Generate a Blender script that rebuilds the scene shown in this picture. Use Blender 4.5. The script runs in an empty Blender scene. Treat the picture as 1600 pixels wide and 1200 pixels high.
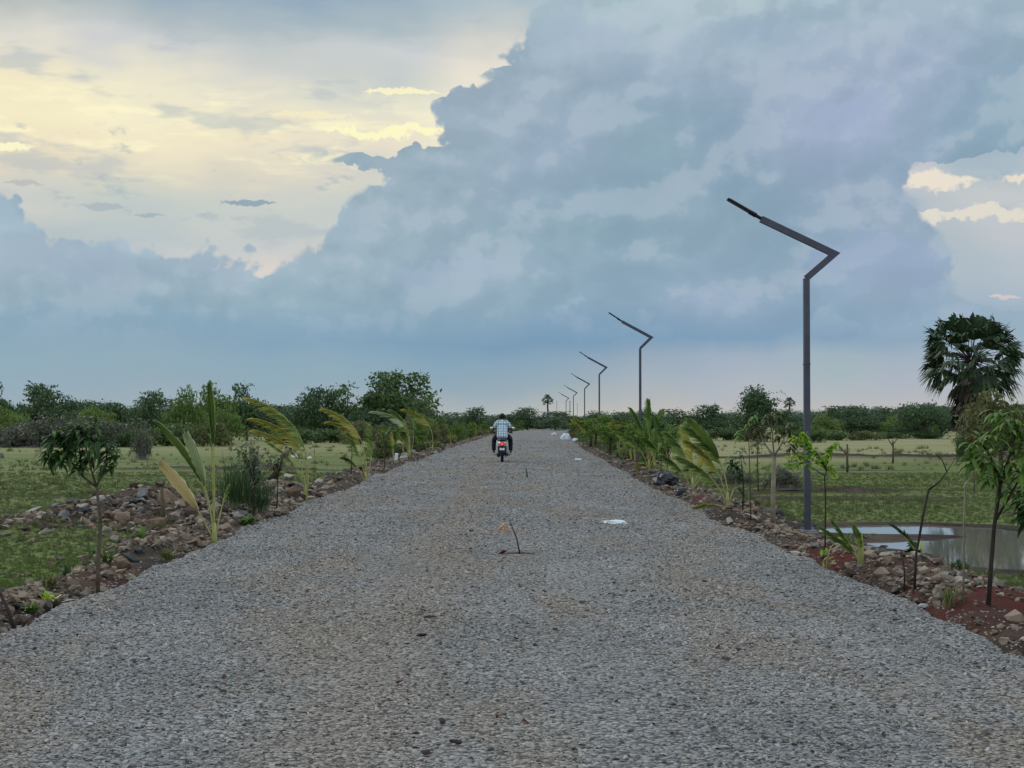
import bpy, math, random
import numpy as np
from mathutils import Vector, Matrix, noise as mn

C = bpy.context.scene.collection
SC = bpy.context.scene
R = math.radians
FPX, EYE, HOR = 2400.0, 1.56, 654.0        # focal length in photo pixels, eye height, horizon row

# ---------------------------------------------------------------- camera
cam_data = bpy.data.cameras.new('camera')
cam = bpy.data.objects.new('camera', cam_data); C.objects.link(cam)
cam_data.sensor_width = 36.0
cam_data.lens = FPX / 1600 * 36.0
cam_data.clip_start, cam_data.clip_end = 0.1, 9000
PITCH = math.atan((HOR - 600) / FPX)
cam.location = (0, 0, EYE)
cam.rotation_euler = (math.pi / 2 + PITCH, 0, 0)
SC.camera = cam
SC.view_settings.view_transform = 'Standard'
SC.view_settings.look = 'None'
SC.view_settings.gamma = 1
SC.view_settings.exposure = 0.0
SC.cycles.max_bounces = 5
SC.cycles.transparent_max_bounces = 6

def ray(px, py):
    a, b = (px - 800) / FPX, (600 - py) / FPX
    cp, sp = math.cos(PITCH), math.sin(PITCH)
    return Vector((a, cp - b * sp, sp + b * cp))
def pz(px, py, z=0.0):                     # photo pixel -> point at height z
    r = ray(px, py); t = (z - EYE) / r.z
    return Vector((0, 0, EYE)) + r * t
def pd(px, py, d):                         # photo pixel -> point at distance y = d
    r = ray(px, py); return Vector((0, 0, EYE)) + r * (d / r.y)
def azel(px, py):
    r = ray(px, py).normalized(); return math.atan2(r.x, r.y), math.asin(r.z)
def lin(c):
    return tuple(((v / 255) / 12.92 if v / 255 <= .04045 else ((v / 255 + .055) / 1.055) ** 2.4) for v in c)

# ---------------------------------------------------------------- node helper
class NT:
    def __init__(s, nt): s.t = nt; s.n = nt.nodes; s.l = nt.links
    def new(s, typ, **kw):
        n = s.n.new(typ)
        for k, v in kw.items(): setattr(n, k, v)
        return n
    def put(s, sock, v):
        if v is None: return
        if isinstance(v, bpy.types.NodeSocket): s.l.new(v, sock)
        else:
            if hasattr(sock.default_value, '__len__') and not hasattr(v, '__len__'): v = (v,) * len(sock.default_value)
            if hasattr(v, '__len__') and len(v) == 3 and len(sock.default_value) == 4: v = (*v, 1)
            sock.default_value = v
    def m(s, op, a, b=None, c=None, clamp=False):
        n = s.new('ShaderNodeMath', operation=op, use_clamp=clamp)
        for i, v in enumerate((a, b, c)): s.put(n.inputs[i], v)
        return n.outputs[0]
    def add(s, *a):
        r = a[0]
        for b in a[1:]: r = s.m('ADD', r, b)
        return r
    def mul(s, a, b): return s.m('MULTIPLY', a, b)
    def sub(s, a, b): return s.m('SUBTRACT', a, b)
    def step(s, x, lo, hi):                # smoothstep, lo may be above hi
        n = s.new('ShaderNodeMapRange', interpolation_type='SMOOTHSTEP')
        fl = lo > hi
        s.put(n.inputs[0], x); n.inputs[1].default_value = min(lo, hi); n.inputs[2].default_value = max(lo, hi)
        n.inputs[3].default_value, n.inputs[4].default_value = (1, 0) if fl else (0, 1)
        return n.outputs[0]
    def mix(s, f, a, b, mode='MIX'):
        n = s.new('ShaderNodeMix', data_type='RGBA', blend_type=mode)
        s.put(n.inputs[0], f); s.put(n.inputs[6], a); s.put(n.inputs[7], b)
        return n.outputs[2]
    def vec(s, x, y, z=0.0):
        n = s.new('ShaderNodeCombineXYZ')
        for i, v in enumerate((x, y, z)): s.put(n.inputs[i], v)
        return n.outputs[0]
    dims = '3D'
    def vec2(s, x, y, z=0.0):              # flat coordinates, the third number picks another patch
        return s.vec(s.add(x, z * 3.7) if z else x, y, 0.0)
    def noise(s, v, scale, detail=3, rough=.5, dist=0.0, color=False):
        n = s.new('ShaderNodeTexNoise', noise_dimensions=s.dims); s.put(n.inputs['Vector'], v)
        n.inputs['Scale'].default_value = scale; n.inputs['Detail'].default_value = detail
        n.inputs['Roughness'].default_value = rough; n.inputs['Distortion'].default_value = dist
        return n.outputs[1 if color else 0]
    def voro(s, v, scale, feature='F1', detail=0, out=0, rand=1.0):
        n = s.new('ShaderNodeTexVoronoi', feature=feature, voronoi_dimensions=s.dims); s.put(n.inputs['Vector'], v)
        n.inputs['Scale'].default_value = scale
        n.inputs['Randomness'].default_value = rand
        if 'Detail' in n.inputs: n.inputs['Detail'].default_value = detail
        return n.outputs[out]
    def ramp(s, f, stops, interp='LINEAR'):
        n = s.new('ShaderNodeValToRGB'); cr = n.color_ramp; cr.interpolation = interp
        stops = sorted(stops, key=lambda q: q[0])
        cr.elements[0].position = stops[0][0]; cr.elements[0].color = (*stops[0][1], 1)
        cr.elements[1].position = stops[-1][0]; cr.elements[1].color = (*stops[-1][1], 1)
        for p, c in stops[1:-1]:
            e = cr.elements.new(p); e.color = (*c, 1)
        s.put(n.inputs[0], f); return n.outputs[0]
    def curve(s, x, pts, lo, hi, vlo, vhi):   # piecewise-linear function of x
        n = s.new('ShaderNodeFloatCurve'); cv = n.mapping.curves[0]
        q = sorted(((a - lo) / (hi - lo), (b - vlo) / (vhi - vlo)) for a, b in pts)
        cv.points[0].location = q[0]; cv.points[1].location = q[-1]
        for a, b in q[1:-1]: cv.points.new(a, b)
        for p in cv.points: p.handle_type = 'VECTOR'
        n.mapping.use_clip = False
        n.mapping.update()
        t = s.m('DIVIDE', s.sub(x, lo), hi - lo, clamp=True)
        s.put(n.inputs['Value'], t)
        return s.add(s.mul(n.outputs[0], vhi - vlo), vlo)

# ---------------------------------------------------------------- world: evening cloud sky
world = bpy.data.worlds.new('World'); SC.world = world; world.use_nodes = True
SUN_AZ, SUN_EL = R(-13), R(13)             # behind the clouds, ahead and to the left
def build_world():
    w = NT(world.node_tree); w.n.clear(); w.dims = '2D'
    out = w.new('ShaderNodeOutputWorld'); bg = w.new('ShaderNodeBackground'); w.l.new(bg.outputs[0], out.inputs[0])
    tc = w.new('ShaderNodeTexCoord'); sp = w.new('ShaderNodeSeparateXYZ'); w.l.new(tc.outputs['Generated'], sp.inputs[0])
    X, Y, Z = sp.outputs
    az = w.m('ARCTAN2', X, Y); el = w.m('ARCSINE', Z)
    dirv = tc.outputs['Generated']
    p2 = w.vec2(az, el, 0.0); pst = w.vec2(w.mul(az, .22), el, 3.1)
    # warps that give the cloud outlines their billows
    n1 = w.sub(w.noise(p2, 9, 2), .5); n2 = w.sub(w.noise(w.vec2(az, el, 5.0), 26, 4, .6), .5)
    v1 = w.sub(w.voro(w.vec2(w.add(az, w.mul(n2, .03)), el, 0), 38, 'SMOOTH_F1'), .42)
    v2 = w.sub(w.voro(w.vec2(w.add(az, w.mul(n2, .02)), el, 2), 95, 'F1', 1), .4)
    n3 = w.sub(w.noise(w.vec2(az, el, 9.0), 120, 4, .65), .5)
    bump = w.add(w.mul(v1, .022), w.mul(v2, .012), w.mul(n2, .011), w.mul(n3, .005))
    soft = w.add(w.mul(n1, .05), w.mul(n2, .02))
    Ymax = azel(800, -120)[1]
    def grid(cols, rows, table, aw, ew, scale=1.0):
        t = w.m('DIVIDE', ew, Ymax, clamp=True); prev = None; pa = 0
        for k, px in enumerate(cols):
            stops = [(azel(800, py)[1] / Ymax, tuple(v * scale for v in lin(table[r][k]))) for r, py in enumerate(rows)]
            c = w.ramp(t, stops); a = azel(px, 400)[0]
            prev = c if prev is None else w.mix(w.step(aw, pa, a), prev, c)
            pa = a
        return prev
    # --- open sky behind the cumulus: pale veils lit yellow from behind
    colsA = [0, 200, 420, 600, 780, 1400, 1500, 1600]
    rowsA = [-120, -10, 40, 90, 140, 190, 235, 280, 330, 380, 430, 500, 650]
    A = [
     [(158,178,196)]*8,
     [(146,168,188),(148,170,190),(150,172,190),(154,176,192),(172,190,200),(160,180,196),(160,180,196),(160,180,196)],
     [(186,192,190),(176,188,192),(164,182,192),(170,186,194),(196,202,200),(160,180,196),(160,180,196),(160,180,196)],
     [(220,218,209),(206,208,209),(192,200,200),(204,208,210),(228,222,210),(165,185,198),(160,180,196),(160,180,196)],
     [(242,232,199),(238,232,205),(212,212,207),(196,204,202),(236,230,210),(165,185,198),(160,180,196),(160,180,196)],
     [(244,236,201),(246,238,205),(234,228,203),(226,224,207),(250,242,210),(160,182,196),(152,176,194),(150,174,194)],
     [(240,228,197),(242,232,201),(238,228,201),(232,224,203),(240,232,210),(190,196,200),(176,188,198),(160,180,196)],
     [(226,216,193),(222,216,197),(216,212,197),(208,208,203),(210,210,209),(214,208,209),(214,208,209),(176,190,198)],
     [(204,206,201),(196,204,198),(200,206,200),(198,206,202),(196,204,204),(182,194,200),(168,184,196),(196,200,202)],
     [(176,190,196),(184,196,200),(196,202,202),(200,204,200),(196,204,204),(186,192,198),(178,190,196),(190,196,202)],
     [(214,208,205),(210,206,205),(220,212,205),(216,210,207),(196,204,204),(176,190,200),(174,188,198),(178,190,200)],
     [(160,178,192)]*4+[(164,180,196)]*4,
     [(160,176,188)]*8]
    st = w.noise(pst, 60, 4, .62); st2 = w.noise(w.vec2(w.mul(az, .3), el, 8), 24, 3, .6)
    ea = w.add(el, w.mul(w.sub(st2, .5), .045), w.mul(n2, .01)); aa = w.add(az, w.mul(n1, .12))
    ca = grid(colsA, rowsA, A, aa, ea)
    # bright veils and thin yellow streaks near the hidden sun
    nearsun = w.mul(w.step(az, -.02, -.12), w.mul(w.step(el, azel(0, 300)[1], azel(0, 215)[1]), w.step(el, azel(0, 95)[1], azel(0, 150)[1])))
    ca = w.mix(w.mul(w.step(st, .48, .70), w.mul(nearsun, .75)), ca, lin((255, 248, 206)))
    greyst = w.mul(w.step(w.noise(w.vec2(w.mul(az, .28), el, 21), 34, 4, .6), .55, .68), w.step(az, 0.02, -.04))
    ca = w.mix(w.mul(greyst, .5), ca, lin((172, 186, 194)))
    shred = w.noise(w.vec2(w.mul(az, .5), el, 14), 75, 4, .6)
    ca = w.mix(w.mul(w.mul(w.step(shred, .60, .76), w.mul(w.step(el, azel(0, 345)[1], azel(0, 320)[1]), w.step(el, azel(0, 150)[1], azel(0, 200)[1]))), .45), ca, lin((150, 170, 184)))
    def streak(base, x0, x1, y0, h, col, f=.9):           # one lens-shaped strip of cloud in the sky
        (a0, e0), (a1, _) = azel(x0, y0), azel(x1, y0)
        u = w.m('ABSOLUTE', w.m('DIVIDE', w.sub(az, (a0 + a1) / 2), (a1 - a0) / 2))
        v = w.m('ABSOLUTE', w.m('DIVIDE', w.add(w.sub(el, e0), w.mul(n3, .006 if h < 10 else .012), w.mul(n2, .006 if h < 10 else .020)), h / FPX))
        d = w.add(w.mul(w.mul(u, u), 1.0), v)
        return w.mix(w.mul(w.step(d, 1.05, .55), f), base, lin(col))
    for s_ in [(480, 720, 205, 12, (255, 250, 200)), (560, 700, 143, 6, (252, 244, 200)), (410, 560, 178, 7, (250, 240, 196), .6),
               (-60, 60, 226, 8, (255, 250, 205)), (-60, 40, 322, 6, (250, 236, 190)), (340, 438, 316, 5, (142, 164, 180)),
               (120, 200, 320, 7, (160, 176, 186), .6), (205, 262, 334, 4, (150, 168, 180), .6), (0, 70, 284, 5, (176, 182, 178), .6),
               (1380, 1540, 284, 17, (236, 226, 208)), (1560, 1680, 284, 10, (234, 222, 206)), (1420, 1700, 336, 12, (226, 220, 206)),
               (1390, 1480, 345, 12, (232, 224, 208), .8), (1540, 1600, 464, 4, (226, 206, 200), .7)]:
        ca = streak(ca, *s_)
    # --- cumulus body
    colsB = [0, 250, 500, 700, 850, 1000, 1150, 1300, 1420, 1600]
    rowsB = [-120, 0, 60, 120, 180, 240, 300, 360, 420, 470, 505, 530, 560, 600, 635, 660]
    L = (158,176,198); b = (138,164,184)
    B = [
     [(158,179,194)]*10,
     [(158,179,194)]*3+[(158,179,190),(176,197,204),(178,199,206),(180,199,206),(172,193,204),(168,187,202),(166,187,200)],
     [(158,179,194)]*3+[(158,177,192),(166,187,198),(174,193,204),(174,193,204),(168,187,202),(164,183,200),(162,183,198)],
     [(158,179,194)]*3+[(156,175,190),(158,177,192),(160,179,198),(154,173,192),(158,175,196),(158,175,198),(150,173,192)],
     [(158,179,194)]*3+[(156,175,190),(154,175,192),(144,169,186),(142,167,186),(160,175,200),(154,173,196),(144,171,188)],
     [(158,179,194),(158,179,194),(156,177,188),(156,177,190),(152,173,192),(142,169,184),(140,165,184),(152,169,194),(150,171,192),(138,167,184)],
     [(158,179,194),(158,179,194),(158,179,190),(154,175,190),(148,171,190),(138,165,182),(136,163,182),(146,167,188),(152,171,192),(152,173,188)],
     [(159,184,197),(167,188,203),(160,181,192),(152,175,190),(144,171,186),(136,165,180),(138,165,182),(142,167,188),(150,171,190),(154,177,188)],
     [(171,190,203),(167,188,201),(158,181,194),(156,179,194),(148,173,190),(142,169,188),(144,169,188),(142,167,188),(148,169,192),(160,181,194)],
     [(156,179,192),(152,177,190),(148,175,190),(144,171,188),(140,169,186),(144,169,190),(148,171,192),(144,169,190),(148,171,192),(162,181,194)],
     [(140,169,188),(138,169,188),(136,167,188),(134,165,186),(130,161,186),(130,161,186),(136,163,188),(134,163,186),(144,169,192),(154,177,194)],
     [(140,169,188),(138,167,186),(132,163,186),(126,159,184),(122,155,182),(124,157,184),(128,159,184),(132,161,186),(142,167,188),(152,175,190)],
     [(144,171,186),(144,171,186),(140,169,186),(136,165,184),(138,165,184),(150,169,186),(160,175,192),(159,179,189),(162,177,192),(162,177,192)],
     [(150,173,186),(148,171,184),(146,171,184),(146,169,182),(152,171,182),(164,177,188),(172,181,192),(169,183,189),(174,181,192),(174,183,192)],
     [(156,173,182),(158,175,184),(160,175,184),(166,177,182),(174,181,182),(180,183,182),(184,185,186),(186,185,186),(184,185,186),(180,185,186)],
     [(166,177,182),(170,177,180),(174,181,182),(180,185,182),(186,187,182),(192,189,184),(194,190,186),(194,191,188),(190,189,188),(186,187,186)]]
    cb = grid(colsB, rowsB, B, w.add(az, soft), w.add(el, w.mul(n1, .03), w.mul(n2, .010)))
    px_, py_ = az, w.mul(el, 1.25)
    puff = w.noise(w.vec2(px_, py_, 4), 14, 5, .5)
    puff2 = w.noise(w.vec2(w.add(px_, -.006), w.add(py_, .011), 4), 14, 5, .5)
    rel = w.sub(puff, puff2)                # rims turned to the light above left
    inb = w.step(el, azel(0, 545)[1], azel(0, 440)[1])
    cb = w.mix(w.mul(w.mul(w.step(rel, .0, .09), inb), .30), cb, lin((190, 201, 212)))
    cb = w.mix(w.mul(w.mul(w.step(rel, .0, -.09), inb), .24), cb, lin((130, 152, 172)))
    cb = w.mix(w.mul(w.mul(w.step(puff, .50, .74), inb), .20), cb, lin((174, 190, 208)))
    cb = w.mix(w.mul(w.mul(w.step(puff, .50, .28), inb), .22), cb, lin((126, 154, 174)))
    # paler small heads inside the grey mass
    def head(base, x, y, rx, ry, col, f):
        a0, e0 = azel(x, y)
        u = w.m('DIVIDE', w.sub(w.add(az, w.mul(bump, .7)), a0), rx / FPX); v = w.m('DIVIDE', w.sub(w.add(el, w.mul(bump, .9)), e0), ry / FPX)
        # crisp upper rim, soft foot
        d = w.m('SQRT', w.add(w.mul(u, u), w.mul(v, v)))
        return w.mix(w.mul(w.mul(w.step(d, 1.05, .72), w.step(v, -.9, .5)), f), base, lin(col))
    for h_ in [(748, 415, 46, 42, (166, 184, 204), .8), (660, 440, 60, 42, (158, 178, 198), .7), (1120, 470, 60, 28, (158, 176, 200), .6),
               (545, 355, 40, 46, (164, 184, 200), .7), (1180, 75, 130, 55, (150, 172, 194), .5),
               (905, 75, 80, 70, (168, 186, 204), .6), (1330, 200, 75, 60, (164, 178, 206), .6), (60, 400, 70, 40, (164, 182, 198), .6),
               (345, 415, 50, 34, (164, 180, 196), .6), (1370, 420, 120, 60, (150, 168, 198), .5), (150, 430, 90, 34, (160, 178, 198), .6)]:
        cb = head(cb, *h_)
    # left outline (azimuth of the edge for every elevation), top outline of the low bank, right opening
    E0, E1 = azel(800, 660)[1], azel(800, -120)[1]
    edge = [(-120, 880), (-20, 850), (0, 846), (40, 818), (70, 806), (98, 803), (104, 768), (128, 760), (138, 742), (146, 690), (165, 680), (185, 690),
            (222, 702), (230, 640), (240, 545), (250, 518), (262, 530), (272, 596), (288, 604), (300, 560), (325, 532), (350, 528),
            (368, 508), (392, 500), (402, 475), (425, 440), (440, 380), (455, 200), (470, -200), (660, -1400)]
    ez = lambda y: azel(800, y)[1]; ax = lambda x: azel(x, 400)[0] if x > -3000 else -1.2
    ed = w.curve(w.add(el, w.mul(bump, .55)), [(ez(y), ax(x)) for y, x in edge], E0, E1, -1.3, 1.3)
    mL = w.step(w.sub(w.add(az, w.mul(bump, .85)), ed), -.0026, .0042)
    tops = [(-1600, 400), (-400, 360), (0, 322), (22, 330), (34, 350), (75, 366), (92, 384), (150, 392), (190, 382), (255, 388), (262, 402), (300, 402), (318, 392), (345, 400), (385, 398),
            (405, 420), (425, 428), (445, 408), (480, 396), (520, 390), (700, 300)]
    A0, A1 = ax(-1600), ax(900)
    tp = w.curve(w.add(az, w.mul(bump, .6)), [(ax(x), ez(y)) for x, y in tops], A0, A1, 0, .4)
    mT = w.mul(w.step(w.sub(w.sub(tp, el), w.mul(bump, .8)), -.0028, .004), w.step(az, .01, -.06))
    gap = [(-120, 3000), (240, 3000), (255, 1650), (264, 1440), (300, 1404), (318, 1412), (345, 1432), (372, 1462), (400, 1480), (440, 1482), (470, 1496), (486, 1530), (500, 1700), (520, 3000), (660, 3000)]
    gp = w.curve(w.add(el, w.mul(bump, .35)), [(ez(y), min(ax(x), 1.2)) for y, x in gap], E0, E1, -1.3, 1.3)
    mR = w.step(w.sub(w.sub(az, w.mul(bump, .6)), gp), .004, -.003)
    mask = w.mul(w.m('MAXIMUM', mL, mT), mR)
    mask = w.m('MAXIMUM', mask, w.step(el, azel(0, 455)[1], azel(0, 500)[1]))
    col = w.mix(mask, ca, cb)
    # rest of the dome: brighter even cloud overhead and behind, with the blue of the real sky through it
    w.dims = '3D'; up = w.mix(w.noise(dirv, 2.6, 4, .55), lin((150, 172, 196)), lin((206, 214, 222)))
    up = w.mix(1.0, up, (OVER,) * 3, 'MULTIPLY')
    away = w.m('MAXIMUM', w.step(el, azel(800, -60)[1], azel(800, -420)[1]), w.step(w.m('ABSOLUTE', az), .42, .9))
    col = w.mix(away, col, up)
    sky = w.new('ShaderNodeTexSky', sky_type='NISHITA'); sky.sun_disc = False
    sky.sun_elevation = SUN_EL; sky.sun_rotation = SUN_AZ
    nish = w.mix(1.0, sky.outputs[0], (.08,) * 3, 'MULTIPLY')
    col = w.mix(w.mul(away, .15), col, nish)
    w.put(bg.inputs[0], col); bg.inputs[1].default_value = 1.0
OVER = 1.7
build_world()

sun_d = bpy.data.lights.new('sun', 'SUN'); sun_d.energy = 1.1; sun_d.angle = R(22); sun_d.color = (1.0, .93, .82)
sun = bpy.data.objects.new('sun', sun_d); C.objects.link(sun)
sv = Vector((math.sin(R(-35)) * math.cos(R(35)), math.cos(R(-35)) * math.cos(R(35)), math.sin(R(35))))
sun.rotation_euler = sv.to_track_quat('Z', 'Y').to_euler()

# ---------------------------------------------------------------- materials
def material(name):
    m = bpy.data.materials.new(name); m.use_nodes = True
    t = NT(m.node_tree); t.n.clear()
    out = t.new('ShaderNodeOutputMaterial')
    return m, t, out
def simple(name, col, rough=.7, metal=0.0, var=.18, scale=6.0, bump=0.0, bscale=30.0, spec=.3, second=None):
    m, t, out = material(name)
    p = t.new('ShaderNodeBsdfPrincipled'); t.l.new(p.outputs[0], out.inputs[0])
    oc = t.new('ShaderNodeTexCoord').outputs['Object']
    n = t.noise(oc, scale, 4, .6)
    c = lin(col)
    dark = tuple(v * (1 - var) for v in c); light = tuple(min(1, v * (1 + var)) for v in c)
    cc = t.mix(t.step(n, .35, .65), dark, light)
    if second: cc = t.mix(t.step(t.noise(oc, scale * .6, 5, .65), .48, .6), cc, lin(second))
    t.put(p.inputs['Base Color'], cc)
    p.inputs['Roughness'].default_value = rough; p.inputs['Metallic'].default_value = metal
    p.inputs['Specular IOR Level'].default_value = spec
    if bump:
        b = t.new('ShaderNodeBump'); b.inputs['Strength'].default_value = bump; b.inputs['Distance'].default_value = .02
        t.put(b.inputs['Height'], t.noise(oc, bscale, 5, .6)); t.l.new(b.outputs[0], p.inputs['Normal'])
    return m
def leafmat(name, cols, trans=.25, rough=.5):
    # leaves differ one by one (random per loose leaf) and plant by plant
    m, t, out = material(name)
    p = t.new('ShaderNodeBsdfPrincipled'); tr = t.new('ShaderNodeBsdfTranslucent'); mx = t.new('ShaderNodeMixShader')
    g = t.new('ShaderNodeNewGeometry'); oi = t.new('ShaderNodeObjectInfo')
    oc = t.new('ShaderNodeTexCoord').outputs['Object']
    f = t.add(t.mul(g.outputs['Random Per Island'], .55), t.mul(t.noise(oc, 1.3, 2), .35), t.mul(oi.outputs['Random'], .15))
    c = t.ramp(f, [(k / (len(cols) - 1) * .8 + .1, lin(q)) for k, q in enumerate(cols)])
    t.put(p.inputs['Base Color'], c); t.put(tr.inputs[0], c)
    p.inputs['Roughness'].default_value = rough; p.inputs['Specular IOR Level'].default_value = .25
    mx.inputs[0].default_value = trans
    t.l.new(p.outputs[0], mx.inputs[1]); t.l.new(tr.outputs[0], mx.inputs[2]); t.l.new(mx.outputs[0], out.inputs[0])
    return m

# ---------------------------------------------------------------- object helpers
def new_obj(name, me, mats=None, parent=None):
    o = bpy.data.objects.new(name, me); C.objects.link(o)
    if mats:
        for q in (mats if isinstance(mats, (list, tuple)) else [mats]): me.materials.append(q)
    if parent: o.parent = parent
    return o
def tag(o, label, cat, group=None):
    o['label'] = label; o['category'] = cat
    if group: o['group'] = group
    return o
def mesh(verts, faces, smooth=False):
    me = bpy.data.meshes.new('mesh')
    verts = np.asarray(verts, dtype=np.float32)
    me.vertices.add(len(verts)); me.vertices.foreach_set('co', verts.ravel())
    if isinstance(faces, np.ndarray):
        k = faces.shape[1]; n = len(faces)
        me.loops.add(n * k); me.loops.foreach_set('vertex_index', faces.ravel().astype(np.int32))
        me.polygons.add(n); me.polygons.foreach_set('loop_start', (np.arange(n) * k).astype(np.int32))
    else:
        flat = [i for f in faces for i in f]; st = np.cumsum([0] + [len(f) for f in faces])[:-1]
        me.loops.add(len(flat)); me.loops.foreach_set('vertex_index', flat)
        me.polygons.add(len(faces)); me.polygons.foreach_set('loop_start', st.astype(np.int32))
    me.update(calc_edges=True); me.validate()
    me.polygons.foreach_set('use_smooth', [smooth] * len(me.polygons))
    return me
class MB:                                   # collects shapes for one mesh
    def __init__(s): s.v = []; s.f = []
    def quad(s, a, b, c, d):
        k = len(s.v); s.v += [tuple(a), tuple(b), tuple(c), tuple(d)]; s.f.append((k, k + 1, k + 2, k + 3))
    def tube(s, pts, rad, n=6, cap=True):
        pts = [Vector(p) for p in pts]
        if not hasattr(rad, '__len__'): rad = [rad] * len(pts)
        k0 = len(s.v); ref = None
        for i, p in enumerate(pts):
            d = (pts[min(i + 1, len(pts) - 1)] - pts[max(i - 1, 0)]).normalized()
            if ref is None: ref = d.orthogonal().normalized()
            ref = (ref - d * ref.dot(d))
            ref = ref.normalized() if ref.length > 1e-6 else d.orthogonal().normalized()
            b = d.cross(ref)
            for j in range(n):
                a = 2 * math.pi * j / n
                s.v.append(tuple(p + (ref * math.cos(a) + b * math.sin(a)) * rad[i]))
        for i in range(len(pts) - 1):
            for j in range(n):
                a, b_ = k0 + i * n + j, k0 + i * n + (j + 1) % n
                s.f.append((a, b_, b_ + n, a + n))
        if cap:
            s.f.append(tuple(k0 + j for j in range(n))[::-1]); s.f.append(tuple(k0 + (len(pts) - 1) * n + j for j in range(n)))
    def box(s, c, size, rot=None, bevel=0.0):
        c = Vector(c); x, y, z = [q / 2 for q in size]; M = rot or Matrix.Identity(3)
        b = min(bevel, x * .9, y * .9, z * .9); k = len(s.v)
        if b <= 0:
            for dz in (-z, z):
                for dx, dy in ((-x, -y), (x, -y), (x, y), (-x, y)): s.v.append(tuple(c + M @ Vector((dx, dy, dz))))
            s.f += [(k, k + 3, k + 2, k + 1), (k + 4, k + 5, k + 6, k + 7)] + [(k + i, k + (i + 1) % 4, k + 4 + (i + 1) % 4, k + 4 + i) for i in range(4)]
            return
        rings = [(-z, b), (-z + b, 0), (z - b, 0), (z, b)]
        for dz, ins in rings:
            a, d = x - ins, y - ins
            for dx, dy in ((-a + b, -d), (a - b, -d), (a, -d + b), (a, d - b), (a - b, d), (-a + b, d), (-a, d - b), (-a, -d + b)):
                s.v.append(tuple(c + M @ Vector((dx, dy, dz))))
        s.f.append(tuple(k + i for i in range(8))[::-1]); s.f.append(tuple(k + 24 + i for i in range(8)))
        for r in range(3):
            for i in range(8): s.f.append((k + r * 8 + i, k + r * 8 + (i + 1) % 8, k + r * 8 + 8 + (i + 1) % 8, k + r * 8 + 8 + i))
    def ellip(s, c, r, nu=12, nv=8, rot=None):
        c = Vector(c); M = rot or Matrix.Identity(3); k = len(s.v)
        for i in range(nv + 1):
            t = math.pi * i / nv
            for j in range(nu):
                a = 2 * math.pi * j / nu
                s.v.append(tuple(c + M @ Vector((r[0] * math.sin(t) * math.cos(a), r[1] * math.sin(t) * math.sin(a), r[2] * math.cos(t)))))
        for i in range(nv):
            for j in range(nu):
                a, b = k + i * nu + j, k + i * nu + (j + 1) % nu
                s.f.append((a, a + nu, b + nu, b))
    def lathe(s, c, prof, axis, n=16):       # prof: (along, radius)
        c = Vector(c); ax = Vector(axis).normalized(); u = ax.orthogonal().normalized(); w = ax.cross(u); k = len(s.v)
        for h, r in prof:
            for j in range(n):
                a = 2 * math.pi * j / n; s.v.append(tuple(c + ax * h + (u * math.cos(a) + w * math.sin(a)) * r))
        for i in range(len(prof) - 1):
            for j in range(n):
                a, b = k + i * n + j, k + i * n + (j + 1) % n
                s.f.append((a, b, b + n, a + n))
    def mesh(s, smooth=False): return mesh(s.v, s.f, smooth)
    def build(s, name, mats, parent=None, smooth=False): return new_obj(name, s.mesh(smooth), mats, parent)

# ---------------------------------------------------------------- ground heights
CY = [-50, 0, 10, 18, 27, 41, 80, 144, 187, 230, 300, 420]
CX = [0, -.05, -.1, -.2, -.3, -.25, .2, 1.5, 3.6, 7.5, 18, 44]
def cen(y): return np.interp(y, CY, CX)
HW = 3.55
def vnoise(x, y, s, seed=0, oct=4):          # numpy value noise, about -1..1
    r = np.zeros(np.shape(x)); amp = 1.0; tot = 0
    for o in range(oct):
        X = np.asarray(x) / s * 2 ** o + seed * 17.3 + o * 5.1; Y = np.asarray(y) / s * 2 ** o + seed * 9.7
        xi, yi = np.floor(X).astype(np.int64), np.floor(Y).astype(np.int64); fx, fy = X - xi, Y - yi
        fx, fy = fx * fx * (3 - 2 * fx), fy * fy * (3 - 2 * fy)
        def h(a, b):
            n = (a * 374761393 + b * 668265263 + (seed + o) * 1442695041) & 0xffffffff
            n = ((n ^ (n >> 13)) * 1274126177) & 0xffffffff
            return ((n ^ (n >> 16)) & 0xffff) / 32767.5 - 1
        r += amp * ((h(xi, yi) * (1 - fx) + h(xi + 1, yi) * fx) * (1 - fy) + (h(xi, yi + 1) * (1 - fx) + h(xi + 1, yi + 1) * fx) * fy)
        tot += amp; amp *= .5
    return r / tot
def ss(x, a, b):
    t = np.clip((np.asarray(x, float) - a) / (b - a), 0, 1); return t * t * (3 - 2 * t)
FIELD = -.42
WATER = -.455
reds = [(1530, 962, 1.0, .9), (1210, 838, .9, .7), (1110, 795, .7, .6), (1560, 1000, .8, .5), (215, 925, 1.1, .45), (1345, 893, 1.0, .7),
        (1450, 893, 2.0, .5), (1570, 905, 1.6, .45), (1275, 872, .7, .4), (1380, 980, .5, .3)]
redc = [(pz(x, y, -.15).x, pz(x, y, -.15).y, r, a) for x, y, r, a in reds]
def road_u(x, y):                            # distance beyond the road edge, signed: + outside
    c = cen(y); e = HW + .24 * vnoise(y, np.sign(x - c) * 50 + 0 * y, 2.6, 3, 3) + .13 * vnoise(y, np.sign(x - c) * 80 + 0 * y, .7, 6, 2)
    return np.abs(x - c) - e
def pond(x, y):                              # >0 inside the puddles right of the road
    s = (np.asarray(x) - 5.6) / 5.0
    a = 1 - ((np.asarray(x) - 10.3) / 4.7) ** 2 - ((np.asarray(y) - 23.0) / 4.6) ** 2
    b = .8 - ((np.asarray(x) - 7.0) / 2.4) ** 2 - ((np.asarray(y) - 27.6) / 1.6) ** 2
    return np.maximum(a, b) + .55 * vnoise(x, y, 1.6, 21, 4)
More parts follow.
